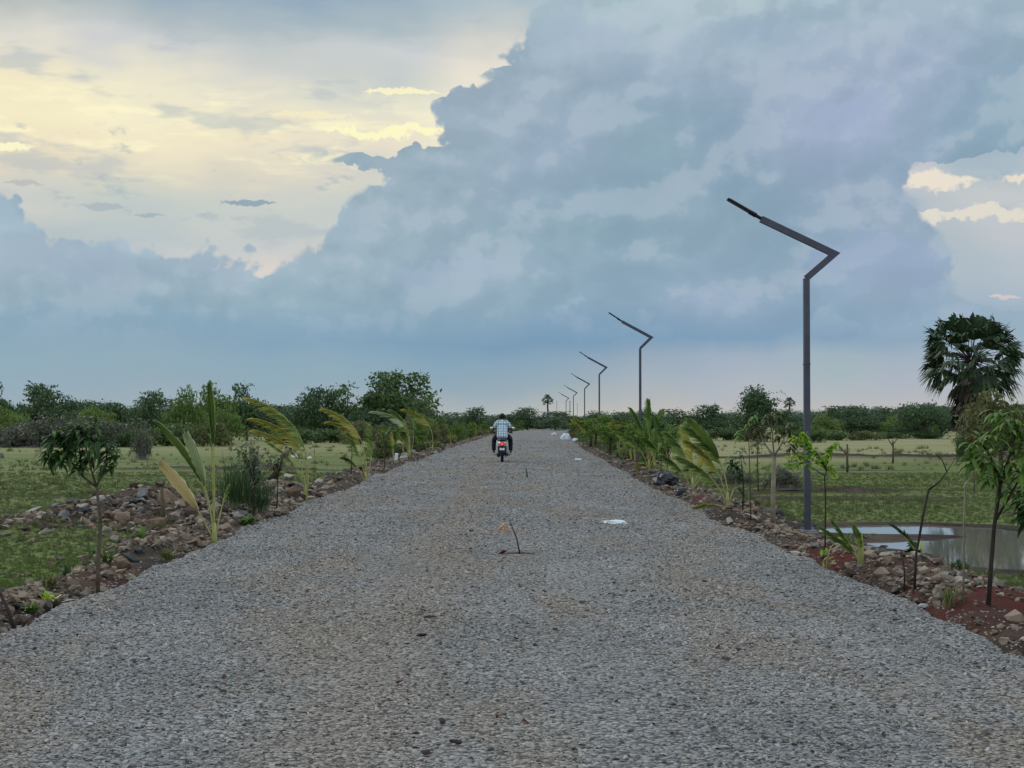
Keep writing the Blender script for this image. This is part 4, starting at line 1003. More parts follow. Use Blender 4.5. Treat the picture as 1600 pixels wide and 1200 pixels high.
# broken stick sapling
p = ground_at(1428, 932, -.2); s = p.y / FPX
branchy('dead_sapling', [([Vector((0, 0, -.05)), Vector((4 * s, 0, 60 * s)), Vector((16 * s, .02, 120 * s)), Vector((24 * s, 0, 160 * s))], .013, .010), ([Vector((24 * s, 0, 160 * s)), Vector((40 * s, 0, 172 * s)), Vector((55 * s, .05, 188 * s))], .010, .006),
        ([Vector((55 * s, .05, 188 * s)), Vector((48 * s, .05, 206 * s)), Vector((36 * s, 0, 216 * s))], .006, .003), ([Vector((55 * s, .05, 188 * s)), Vector((70 * s, .05, 212 * s))], .004, .002)], M_BARKD, None, None,
        'dead dark sapling snapped at the middle, beside the puddle', 'dead sapling', p)
for x, y, h_, lb, f in [(1395, 724, 36, 'short forked wooden post alone in the right field', 1), (1324, 738, 44, 'thin bare crooked sapling between lamp post and forked post', 0), (1522, 770, 48, 'bare forked twig in the right field near the mango sapling', 1), (1185, 770, 100, 'tall thin bare stem left of the pale trunked sapling', 0)]:
    p = ground_at(x, y, -.4); s = p.y / FPX; r = .05 if 'post' in lb else .02; rr = random.Random(x)
    pl = [([Vector((0, 0, -.1)), Vector((rr.uniform(-3, 3) * s, 0, h_ * .5 * s)), Vector((0, 0, h_ * s))], r, r * .7)]
    pl += [([Vector((0, 0, h_ * .8 * s)), Vector((8 * s, 0, h_ * 1.1 * s))], r * .6, r * .3), ([Vector((0, 0, h_ * .75 * s)), Vector((-9 * s, 0, h_ * 1.12 * s))], r * .6, r * .3)] if f else [([Vector((0, 0, h_ * .6 * s)), Vector((-12 * s, 0, h_ * .9 * s)), Vector((-15 * s, 0, h_ * 1.15 * s))], r * .5, r * .2)]
    branchy('post' if 'post' in lb else 'bare_sapling', pl, M_BARK, None, None, lb, 'post' if 'post' in lb else 'bare sapling', p)

# coconut with the tall spear, left
def custom_palm(px, py, fronds, label, matl, zg=-.12):
    """fronds: (mid dx, mid up, tip dx, tip up, depth, leaflet len, width, start, wind x, material) in photo pixels from the foot"""
    p = ground_at(px, py, zg); s = p.y / FPX; root = bpy.data.objects.new('young_palm', None); C.objects.link(root); root.location = p; tag(root, label, 'young palm')
    b = MB(); b.tube([(0, 0, -.08), (0, 0, .15), (0, 0, .32)], [.04, .032, .018], 8); b.build('stem', M_STEMG, root, True)
    rr = random.Random(int(px))
    for f in fronds:
        mx, mu, tx, tu, dp, ll, wd, stt, wi, mt = f
        lf, st = MB(), MB()
        if ll < 0:
            a_, b_, c_ = Vector((rr.uniform(-.02, .02), 0, .03)), Vector((mx * s, dp * .4, mu * s)), Vector((tx * s, dp, tu * s))
            blade(lf, a_, b_, c_, -ll, stt, 16, 6, rr); st.tube([a_ * (1 - t) ** 2 + b_ * 2 * t * (1 - t) + c_ * t * t for t in [k / 9 for k in range(10)]], [.012 - .009 * k / 9 for k in range(10)], 6)
        else: frond(lf, st, (rr.uniform(-.02, .02), 0, .03), (mx * s, dp * .4, mu * s), (tx * s, dp, tu * s), 26, ll, wd, stt, Vector((wi, .05, -.1)), .30, .012, rr, .5)
        fr = lf.build('frond', mt, root); st.build('rachis', M_STEMG, fr, True)
    return root
ML_PALE = leafmat('pale palm underside', [(112, 136, 84), (146, 164, 112), (180, 190, 146), (212, 214, 184)], .35)
custom_palm(335, 856, [(4, 140, -10, 262, .0, -.085, .030, .60, .15, ML_PALM), (0, 130, -12, 230, .04, .2, .030, .62, -.1, ML_GREEN), (-2, 120, -100, 200,   .1, -.095, .038, .46, -.3, ML_PALM), (-6, 100, -46, 184, -.1, -.135, .085, .50, -.1, ML_PALE),
       (-22, 66, -92, 138, .05, -.16, .085, .42, -.25, ML_CREAM), (6, 60, 20, 96, .1, .1, .02, .7, 0, ML_PALM)], 'young palm with tall upright spear and two leaning dry leaves, left edge', None)
custom_palm(478, 782, [(18, 130, -90, 160, .0, .36, .035, .40, -.8, ML_YELLOW), (14, 110, -84, 128, .15, .36, .035, .42, -.8, ML_YELLOW), (4, 90, -78, 110, -.12, .32, .035, .45, -.7, ML_YELLOW), (-4, 60, -62, 92, .1, .2, .03, .5, -.4, ML_PALM), (16, 122, -60, 142, -.2, .3, .03, .4, -.8, ML_PALM)],
       'tall young palm arching left in the wind with yellow fronds', None)
custom_palm(572, 757, [(6, 100, -66, 118, 0, .34, .05, .42, -.8, ML_YELLOW), (2, 92, -60, 98, .2, .32, .05, .42, -.8, ML_YELLOW), (-12, 60, -26, 80, -.2, .3, .05, .4, -.4, ML_PALM), (14, 60, 6, 92, .2, .3, .05, .4, -.5, ML_PALM), (-16, 40, -36, 42, .1, .25, .04, .4, -.4, ML_OLIVE)],
       'young palm with two pale yellow fronds blown left, beyond the arching one', None)
custom_palm(640, 715, [(6, 70, -58, 72, 0, .42, .06, .42, -.9, ML_PALE), (4, 60, -30, 74, .3, .42, .06, .42, -.8, ML_PALM), (-8, 40, -40, 50, -.3, .4, .06, .4, -.6, ML_PALM), (12, 40, 0, 66, .3, .4, .06, .4, -.8, ML_OLIVE)],
       'young palm with one white backed frond, third along the left edge', None)
custom_palm(676, 705, [(6, 56, -44, 66, 0, .5, .07, .42, -.9, ML_YELLOW), (4, 46, -24, 60, .3, .5, .07, .42, -.8, ML_PALM), (-8, 30, -34, 34, -.3, .45, .06, .4, -.6, ML_OLIVE)],
       'small yellowish young palm just before the white stone on the left', None)
custom_palm(1137, 796, [(6, 90, -66, 146, 0, -.15, .075, .50, -.2, ML_PALM), (4, 90, -60, 130, .1, .36, .06, .45, -.4, ML_PALM), (-6, 80, -62, 110, .2, .32, .045, .42, -.5, ML_YELLOW), (-16, 60, -76, 84, -.1, .3, .045, .42, -.5, ML_PALM), (-20, 16, -54, 6, -.1, .22, .04, .4, 0, ML_YELLOW), (10, 50, 24, 26, .1, .2, .03, .4, 0, ML_OLIVE)],
       'young palm with one big torn frond leaning over the right road edge', None)
custom_palm(1082, 768, [(-4, 70, -40, 92, 0, .36, .05, .38, -.7, ML_PALM), (6, 66, -10, 100, .2, .36, .05, .38, -.6, ML_YELLOW), (-16, 40, -46, 56, -.1, .32, .05, .4, -.4, ML_PALM), (16, 44, 26, 66, .1, .3, .05, .4, -.3, ML_YELLOW), (14, 30, 40, 34, .2, .26, .05, .4, 0, ML_OLIVE)],
       'bushy young palm left of the big torn frond on the right', None)
custom_palm(1014, 738, [(-4, 66, -26, 96, 0, .42, .06, .35, -.3, ML_GREEN), (8, 66, 20, 92, .2, .42, .06, .35, 0, ML_GREEN), (-14, 50, -50, 62, -.1, .4, .06, .35, -.4, ML_PALM), (18, 50, 46, 70, .1, .4, .06, .35, 0, ML_PALM), (-10, 16, -16, 6, -.2, .3, .05, .2, 0, ML_YELLOW), (2, 80, 2, 110, .2, .35, .05, .4, -.2, ML_GREEN)],
       'tall leafy palm clump hiding the second lamp post foot', None)
custom_palm(1046, 748, [(-4, 60, -20, 94, 0, .4, .06, .35, -.3, ML_GREEN), (8, 60, 26, 86, .2, .4, .06, .35, 0, ML_PALM), (-14, 50, -40, 62, -.1, .36, .06, .35, -.4, ML_GREEN), (18, 44, 44, 50, .1, .36, .06, .35, 0, ML_OLIVE)],
       'green young palm behind the black bag on the right', None)
custom_palm(1345, 882, [(-6, 22, -62, 58, 0, .17, .03, .30, -.1, ML_GREEN), (-12, 30, -40, 66, .1, .16, .03, .3, -.1, ML_GREEN), (2, 30, -14, 62, -.1, .12, .03, .4, 0, ML_PALM)], 'small fresh palm seedling in front of the puddle', None)
custom_palm(1440, 882, [(-16, 40, -48, 62, 0, .14, .03, .30, .3, ML_DARK), (-4, 20, 22, -14, .1, .2, .03, .2, .2, ML_MANGO), (-10, 30, -24, 18, -.1, .18, .03, .3, .3, ML_MANGO), (-14, 44, -10, 22, .1, .16, .03, .4, .3, ML_DARK)], 'bent dark palm seedling with broken leaf hanging over the puddle', None)
p = ground_at(1290, 896, -.15); s = p.y / FPX; rr = random.Random(3); lv = []
for k in range(9): lv.append((Vector((rr.uniform(-6, 8) * s, rr.uniform(-.03, .03), (6 + k * 4) * s)), Vector((rr.uniform(-.6, .8), rr.uniform(-.4, .4), rr.uniform(-.1, 1))), .10, .04, .3))
branchy('shoot', [([Vector((0, 0, -.05)), Vector((2 * s, 0, 20 * s)), Vector((8 * s, 0, 42 * s))], .008, .004)], M_STEMG, lv, ML_BRIGHT, 'bright yellow green shoot at the right road edge', 'shoot', p)

# weedy dark saplings, left
for px, py, top, lb, lm, sd in [(396, 812, 694, 'dark wilted sapling right of the tall palm spear', ML_DARK, 1), (432, 800, 700, 'dark wilted sapling just left of the arching palm', ML_BROWNISH, 2), (548, 748, 648, 'dark sapling with hanging leaves left of the windblown palm', ML_DARK, 3),
                               (600, 735, 662, 'reddish brown wilted sapling behind the windblown palm', ML_BROWNISH, 4), (666, 700, 624, 'olive sapling standing tallest among the far left roadside plants', ML_OLIVE, 5),
                               (1032, 742, 640, 'green broadleaf sapling beside the tall palm clump', ML_GREEN, 6), (1160, 800, 700, 'thin dark sapling behind the big torn frond', ML_DARK, 7)]:
    p = ground_at(px, py, -.15); h_ = py - top; rr = random.Random(sd)
    sg = [([(0, -6, 0), (2, h_ * .4, 0), (-1, h_ * .75, 0)], .014, .009)]; tp = []
    for k in range(6):
        a = (rr.uniform(-.22, .2) * h_, h_ * rr.uniform(.55, 1.0), rr.uniform(-12, 12)); sg.append(([(0, h_ * .5, 0), (a[0] * .5, a[1] * .85, a[2] * .5), a], .007, .003)); tp.append(a); tp.append((a[0] * .6, a[1] * .88, a[2] * .6))
    mango(p, p.y, sg, tp, 9, .16, .045, lm, lb, M_BARKD, sd + 20)

# ---------------------------------------------------------------- roadside planting that recedes to the bend
PV = [young_palm(1.9, 51, -.7, 7, ML_PALM, wide=.07), young_palm(1.8, 52, -.8, 7, ML_YELLOW, wide=.07), young_palm(2.0, 53, -.5, 8, ML_GREEN, wide=.075), young_palm(1.7, 54, -.3, 6, ML_PALM, wide=.08, bend=.3), young_palm(1.9, 55, -1.0, 5, ML_YELLOW, wide=.08, bend=.6)]
SV = [tree_variant('sapling', 1.3, 2.0, 61, 'sap', 900, .05, ML_GREEN, .5, M_BARKD), tree_variant('sapling', 1.2, 1.9, 62, 'sap', 900, .05, ML_OLIVE, .5, M_BARK), tree_variant('sapling', 1.5, 1.9, 63, 'sap', 1100, .055, ML_GREEN, .35, M_BARK)]
rr = random.Random(8)
def row(side, d0, d1, step, off):
    d = d0
    while d < d1:
        x = float(cen(d)) + side * (HW + off + rr.uniform(-.35, .6)); z0 = hz(x, d); palm = rr.random() < .5; sn = 'left' if side < 0 else 'right'; dz = 'near half' if d < 100 else 'far half'
        sc = rr.uniform(.78, 1.05) * (1.0 if side > 0 else .8)
        if palm: place(rr.choice(PV), (x, d, z0), rr.uniform(-.5, .5), sc, 'windblown young palm in the %s of the %s hand roadside planting' % (dz, sn), 'young palm', 'young palms in the %s of the %s roadside row' % (dz, sn))
        else: place(rr.choice(SV), (x, d, z0), rr.uniform(0, 6.28), sc, 'bushy leafy sapling in the %s of the %s hand roadside planting' % (dz, sn), 'sapling', 'saplings in the %s of the %s roadside row' % (dz, sn), rr.choice([ML_GREEN, ML_OLIVE, ML_GREEN]))
        d += step * rr.uniform(.7, 1.3) * (1 + (d - d0) / 250)
row(1, 50, 200, 2.5, .8); row(1, 58, 205, 4.2, 2.0); row(-1, 54, 215, 3.0, .8)
UV = tree_variant('bush', 2.2, 1.2, 66, 'bush', 1500, .07, ML_OLIVE, .3); d = 62
while d < 205:
    x = float(cen(d)) + HW + 1.3 + rr.uniform(-.2, .8); place(UV, (x, d, hz(x, d)), rr.uniform(0, 6), (rr.uniform(.7, 1.1),) * 2 + (rr.uniform(.7, 1.2),), 'low olive bush filling in under the right roadside planting', 'bush', 'low bushes under the right roadside row', rr.choice([ML_OLIVE, ML_GREEN, ML_BROWNISH])); d += rr.uniform(2.5, 4.5)
d = 70
while d < 215:
    x = float(cen(d)) - HW - 1.4 - rr.uniform(-.2, 1.2); place(UV, (x, d, hz(x, d)), rr.uniform(0, 6), (rr.uniform(.7, 1.1),) * 2 + (rr.uniform(.6, 1.1),), 'low olive bush filling in under the left roadside planting', 'bush', 'low bushes under the left roadside row', rr.choice([ML_OLIVE, ML_GREEN, ML_BROWNISH])); d += rr.uniform(3, 6)

# ---------------------------------------------------------------- lamp posts
M_POLE = simple('painted steel', (76, 76, 86), .42, .5, var=.14, scale=2.5, spec=.5, bump=.08, bscale=8)
M_LED = simple('dark lamp housing', (34, 28, 34), .45, .3, var=.1)
M_LENS = simple('lamp lens', (120, 122, 124), .25, 0, var=.05)
M_BOLT = simple('galvanised steel', (140, 146, 150), .4, .7, var=.1)
M_CONC = simple('concrete', (128, 122, 112), .9, var=.2, bump=.4)
def sweep_xz(pts, w, dep):
    """mitred rectangular section along a path in the XZ plane"""
    mb = MB(); P = [Vector(p) for p in pts]; n = len(P); L = []
    for i in range(n):
        d0 = (P[i] - P[i - 1]).normalized() if i else None; d1 = (P[i + 1] - P[i]).normalized() if i < n - 1 else None
        d = ((d0 or d1) + (d1 or d0)).normalized(); nn = Vector((-d.z, 0, d.x))
        base = d0 or d1; bn = Vector((-base.z, 0, base.x)); L.append((P[i], nn * (w / 2 / max(.3, nn.dot(bn)))))
    for p, o in L:
        for s, y in ((1, -1), (1, 1), (-1, 1), (-1, -1)): mb.v.append(tuple(p + o * s + Vector((0, y * dep / 2, 0))))
    for i in range(n - 1):
        for j in range(4): a, b = i * 4 + j, i * 4 + (j + 1) % 4; mb.f.append((a, b, b + 4, a + 4))
    mb.f += [(3, 2, 1, 0), tuple((n - 1) * 4 + j for j in range(4))]
    return mb
def lamp_post():
    root = bpy.data.objects.new('lamp_post', None); C.objects.link(root)
    s = 24.5 / FPX; H = 396 * s
    sweep_xz([(0, 0, -.3), (0, 0, H - .004)], .094, .094).build('pole', M_POLE, root)
    arm = sweep_xz([(0, 0, H), (44 * s, 0, H + 38 * s), (-71 * s, 0, H + 93 * s)], .100, .10).build('arm', M_POLE, root)
    h = MB(); a = Vector((-71 * s, 0, H + 94 * s)); b = Vector((-126 * s, 0, H + 126 * s)); d = (b - a).normalized(); n = Vector((-d.z, 0, d.x))
    M = Matrix((d, Vector((0, 1, 0)), n)).transposed()
    h.box(a + d * .36, (.52, .17, .034), M, .012); h.box(a + d * .15, (.14, .09, .065), M, .01); h.tube([a - d * .04, a + d * .16], .028, 8)
    hd = h.build('lamp_head', M_LED, root); l = MB(); l.box(a + d * .38 - n * .019, (.40, .15, .008), M); l.build('lens', M_LENS, hd)
    bp = MB(); bp.box((0, 0, .02), (.22, .22, .02), None, .004)
    plate = bp.build('base_plate', M_BOLT, root); bo = MB()
    for x in (-.08, .08):
        for y in (-.08, .08): bq = MB(); bq.tube([(x, y, .03), (x, y, .075)], .013, 6); bq.build('bolt', M_BOLT, plate)
    f = MB(); f.box((0, 0, -.12), (.30, .30, .258), None, .02); f.build('footing', M_CONC, root)
    j = MB(); j.box((0, -.0505, 1.15), (.07, .012, .14), None, .004); j.build('hatch', M_POLE, root)
    c = MB(); c.box((0, 0, H * .66), (.106, .106, .03), None, .004); c.build('collar', M_POLE, root)
    return root
LP = lamp_post()
lamps = [(1261, 24.5, -.24, (1, 1, 1), 'nearest and largest bent black grey lamp post, beside the puddle'), (1000.5, 57, -.08, (.93, 1, 1.05), 'second lamp post of the row, rising from the tall palm clump'),
         (936.5, 90, -.1, (.93, 1, 1.05), 'third lamp post of the row, counting from the nearest'), (913.5, 133, -.1, (.93, 1, 1.05), 'fourth lamp post of the row, half as tall as the third'),
         (896, 178, -.1, (.93, 1, 1.05), 'fifth lamp post, second smallest of the row'), (884.5, 226, -.1, (.93, 1, 1.05), 'farthest lamp post, smallest of the row, right of the tiny palm')]
for i, (px, d, z, s, lb) in enumerate(lamps):
    q = pd(px, 700, d); o = LP if i == 0 else copy_thing(LP); o.location = (q.x, d, z); o.scale = s; tag(o, lb, 'lamp post', 'bent lamp posts along the right side of the road')
M_FAINT = simple('hazy pale steel', (138, 146, 156), .9, var=.05)  # fading by distance is put into this pale colour
for px, top, w_, lb in [(870, 627, 1.0, 'leftmost of three faint far masts on the skyline, left of the farthest lamp post'), (890.5, 627, 1.8, 'thickest of three faint far masts, between two small lamp posts'), (902, 631, .9, 'rightmost of three faint far masts, right of the fifth lamp post')]:
    d = 520; q = pd(px, top, d); s = d / FPX; o = MB(); o.tube([(0, 0, 0), (0, 0, q.z + .6)], [w_ * .5 * s, w_ * .38 * s], 8); o.box((0, 0, q.z + .6), (w_ * 1.2 * s, w_ * 1.2 * s, .3), None, .05)
    t_ = o.build('mast', M_FAINT); t_.location = (q.x, d, -.6); tag(t_, lb, 'mast', 'faint far masts on the skyline')

# ---------------------------------------------------------------- scooter and rider
def skin_mesh(chains, sub=2):
    """chains: [(points, radii)] grown together where points coincide; returns one mesh"""
    vs, es, rs_ = [], [], []
    def vid(p, r):
        for i, q in enumerate(vs):
            if (Vector(q) - Vector(p)).length < 1e-4: return i
        vs.append(tuple(p)); rs_.append(r); return len(vs) - 1
    for pts, rad in chains:
        ids = [vid(p, r) for p, r in zip(pts, rad)]
        es += [(a, b) for a, b in zip(ids, ids[1:]) if a != b]
    me = bpy.data.meshes.new('skin'); me.from_pydata(vs, es, []); me.update()
    o = bpy.data.objects.new('skin', me); C.objects.link(o)
    md = o.modifiers.new('skin', 'SKIN'); md.use_smooth_shade = True
    for i, r in enumerate(rs_):
        rr_ = r if hasattr(r, '__len__') else (r, r); me.skin_vertices[0].data[i].radius = rr_; me.skin_vertices[0].data[i].use_root = (i == 0)
    sb = o.modifiers.new('sub', 'SUBSURF'); sb.levels = sub; sb.render_levels = sub
    dg = bpy.context.evaluated_depsgraph_get(); out = bpy.data.meshes.new_from_object(o.evaluated_get(dg))
    bpy.data.objects.remove(o); bpy.data.meshes.remove(me); out.materials.clear()
    out.polygons.foreach_set('use_smooth', [True] * len(out.polygons))
    return out
def join_meshes(ms):
    V, F = [], []; k = 0
    for me in ms:
        V += [tuple(v.co) for v in me.vertices]; F += [tuple(i + k for i in p.vertices) for p in me.polygons]; k += len(me.vertices)
    return mesh(V, F, True)
M_SKIN = simple('skin', (98, 66, 50), .55, var=.06)
M_HAIR = simple('black hair', (18, 17, 20), .6, var=.2, scale=40)
M_TROU = simple('dark trousers', (26, 27, 38), .9, var=.15)
M_SHOE = simple('dark sandals', (34, 30, 30), .7, var=.1)
M_BLACKP = simple('black plastic', (24, 25, 28), .5, var=.1)
M_TYRE = simple('tyre rubber', (22, 22, 23), .85, var=.15)
M_BODYW = simple('white scooter paint', (206, 210, 212), .3, var=.03, spec=.6)
M_BODYC = simple('beige scooter paint', (186, 184, 166), .35, var=.03, spec=.6)
M_METAL = simple('dull metal', (110, 112, 116), .35, .8, var=.1)
M_PLATE = simple('number plate', (214, 216, 216), .4, var=.02)
M_MIRR = simple('mirror glass', (190, 210, 200), .05, 1.0, var=.0)
def red_lamp():
    m, t, out = material('tail lamp red'); p = t.new('ShaderNodeBsdfPrincipled'); t.l.new(p.outputs[0], out.inputs[0])
    p.inputs['Base Color'].default_value = (*lin((190, 20, 34)), 1); p.inputs['Roughness'].default_value = .2
    p.inputs['Emission Color'].default_value = (1, .05, .10, 1); p.inputs['Emission Strength'].default_value = .25; return m
M_RED = red_lamp()
m_, t, out = material('tail lamp bulb glow'); e_ = t.new('ShaderNodeEmission'); e_.inputs[0].default_value = (1, .16, .24, 1); e_.inputs[1].default_value = 1.0; t.l.new(e_.outputs[0], out.inputs[0]); M_GLOW = m_
def plaid():
    m, t, out = material('checked shirt cloth'); p = t.new('ShaderNodeBsdfPrincipled'); t.l.new(p.outputs[0], out.inputs[0]); p.inputs['Roughness'].default_value = .9
    oc = t.new('ShaderNodeTexCoord').outputs['Object']; s = t.new('ShaderNodeSeparateXYZ'); t.l.new(oc, s.inputs[0])
    def band(x, per, w, off=0.0):
        f = t.m('FRACT', t.add(t.m('DIVIDE', x, per), off)); return t.step(t.m('ABSOLUTE', t.sub(f, .5)), w, w * .6)
    c = lin((206, 220, 228)); c = t.mix(t.mul(band(s.outputs[0], .085, .20), .6), c, lin((112, 148, 158)))
    c = t.mix(t.mul(band(s.outputs[2], .085, .20), .6), c, lin((104, 136, 160)))
    c = t.mix(t.mul(band(s.outputs[0], .17, .07, .25), .5), c, lin((110, 136, 92)))
    t.put(p.inputs['Base Color'], c); return m
M_SHIRT = plaid()
sp = pz(784.5, 722.5, .02); SCY = sp.y; sz = float(road_z(np.array([sp.x]), np.array([sp.y]))[0])
scoot = bpy.data.objects.new('scooter', None); C.objects.link(scoot); scoot.location = (sp.x, SCY + .9, sz)
tag(scoot, 'scooter with red tail lamp ridden away along the middle of the road', 'scooter')
def tyre(y, r, w, parent):
    prof = [(-w / 2 * math.cos(a), r - w * .42 + w * .42 * math.sin(a)) for a in [k * math.pi / 8 for k in range(9)]]
    t_ = MB(); t_.lathe((0, y, r), [(-w / 2, r - w * .8)] + prof + [(w / 2, r - w * .8)], (1, 0, 0), 28)
    root = t_.build('wheel', M_TYRE, parent, True)
    q = MB(); q.lathe((0, y, r), [(-w * .3, .02), (-w * .3, r - w * .95), (-w * .42, r - w * .78), (w * .42, r - w * .78), (w * .3, r - w * .95), (w * .3, .02)], (1, 0, 0), 24)
    q.build('rim', M_METAL, root, True)
    return root
tyre(-.62, .245, .10, scoot); tyre(.62, .245, .09, scoot)
def loft(secs, n=16):                       # sections: (y, zc, halfwidth, halfheight)
    mb = MB()
    for y, z, a, b in secs:
        for j in range(n):
            t_ = 2 * math.pi * j / n; c_, s_ = math.cos(t_), math.sin(t_)
            mb.v.append((a * math.copysign(abs(c_) ** .75, c_), y, z + b * math.copysign(abs(s_) ** .75, s_)))
    for i in range(len(secs) - 1):
        for j in range(n): p_, q_ = i * n + j, i * n + (j + 1) % n; mb.f.append((p_, q_, q_ + n, p_ + n))
    mb.f += [tuple(range(n)), tuple((len(secs) - 1) * n + j for j in range(n))[::-1]]
    return mb
loft([(-.84, .66, .07, .06), (-.78, .64, .14, .10), (-.6, .62, .19, .14), (-.3, .58, .20, .16), (-.08, .50, .17, .17), (.0, .44, .14, .14)]).build('rear_body', M_BODYC, scoot, True)
loft([(-.80, .775, .09, .03), (-.70, .79, .14, .045), (-.35, .80, .155, .05), (0, .78, .12, .045), (.06, .76, .07, .03)]).build('seat', M_BLACKP, scoot, True)
q = MB(); q.tube([(.1, -.55, .80), (.15, -.72, .83), (.1, -.86, .82), (-.1, -.86, .82), (-.15, -.72, .83), (-.1, -.55, .80)], .012, 8); q.build('grab_rail', M_METAL, scoot, True)
q = MB(); q.ellip((0, -.83, .645), (.095, .05, .075), 16, 10); tl = q.build('tail_lamp', M_RED, scoot, True)
q = MB(); q.ellip((0, -.875, .635), (.032, .012, .05), 12, 8); q.build('bulb', M_GLOW, tl, True)
for s_ in (-1, 1):
    q = MB(); q.ellip((s_ * .125, -.79, .665), (.03, .03, .022), 10, 6); q.build('indicator', simple('amber lens', (190, 110, 40), .2, var=0), scoot, True)
q = MB(); q.box((0, -.87, .45), (.30, .02, .24), Matrix.Rotation(R(-12), 3, 'X'), .008); q.tube([(0, -.84, .60), (0, -.86, .5)], .05, 8)
q.box((0, -.80, .32), (.16, .12, .22), Matrix.Rotation(R(-18), 3, 'X'), .03); fen = q.build('rear_fender', M_BLACKP, scoot)
q = MB(); q.box((0, -.886, .475), (.17, .006, .085), Matrix.Rotation(R(-12), 3, 'X'), .002); q.build('number_plate', M_PLATE, scoot)
q = MB(); q.box((-.13, -.50, .27), (.13, .42, .17), None, .04); q.box((0, -.3, .3), (.2, .3, .2), None, .05); q.build('engine', M_BLACKP, scoot)
q = MB(); q.tube([(.10, -.2, .2), (.17, -.45, .24), (.18, -.55, .27), (.19, -.90, .34)], [.02, .025, .055, .05], 12); q.build('exhaust', M_METAL, scoot, True)
for s_ in (-1, 1):
    q = MB(); q.tube([(s_ * .12, -.62, .25), (s_ * .13, -.70, .58)], .028, 10); q.build('shock_absorber', M_METAL, scoot, True)
    q = MB(); q.tube([(s_ * .14, .0, .28), (s_ * .27, .05, .25), (s_ * .30, .02, .26)], .015, 6); q.build('foot_peg', M_METAL, scoot, True)
q = MB(); q.box((0, .14, .30), (.40, .40, .05), None, .02); q.build('floorboard', M_BLACKP, scoot)
loft([(.30, .60, .19, .30), (.36, .62, .24, .33), (.42, .62, .20, .32), (.46, .62, .08, .25)]).build('front_apron', M_BODYW, scoot, True)
loft([(.28, 1.02, .10, .05), (.34, 1.03, .19, .09), (.42, 1.03, .16, .09), (.50, 1.0, .09, .06)]).build('handlebar_cowl', M_BODYW, scoot, True)
q = MB(); q.ellip((0, .49, 1.0), (.075, .04, .055)); q.build('headlight', M_MIRR, scoot, True)
q = MB()
for a_ in range(9):
    t_ = a_ / 8 * math.pi * .8 + .3; q.box((0, .62 + .275 * math.cos(t_), .245 + .275 * math.sin(t_)), (.12, .11, .012), Matrix.Rotation(-(math.pi / 2 - t_), 3, 'X'), .004)
q.build('front_fender', M_BODYW, scoot)
q = MB(); q.tube([(0, .44, .98), (0, .60, .30)], .03, 10); q.build('fork', M_METAL, scoot, True)
hb = MB(); hb.tube([(-.36, .26, 1.03), (-.20, .30, 1.05), (0, .34, 1.03), (.20, .30, 1.05), (.36, .26, 1.03)], .014, 8); hb = hb.build('handlebar', M_METAL, scoot, True)
for s_ in (-1, 1):
    q = MB(); q.tube([(s_ * .25, .288, 1.04), (s_ * .37, .256, 1.03)], .02, 8); q.build('grip', M_BLACKP, hb, True)
    q = MB(); q.tube([(s_ * .24, .30, 1.05), (s_ * .30, .31, 1.15), (s_ * .35, .29, 1.2)], .008, 6); q.ellip((s_ * .375, .285, 1.20), (.075, .018, .05), 14, 8); mr = q.build('mirror', M_BODYW, scoot, True)
    q = MB(); q.ellip((s_ * .375, .270, 1.20), (.064, .006, .04), 14, 8); q.build('glass', M_MIRR, mr, True)

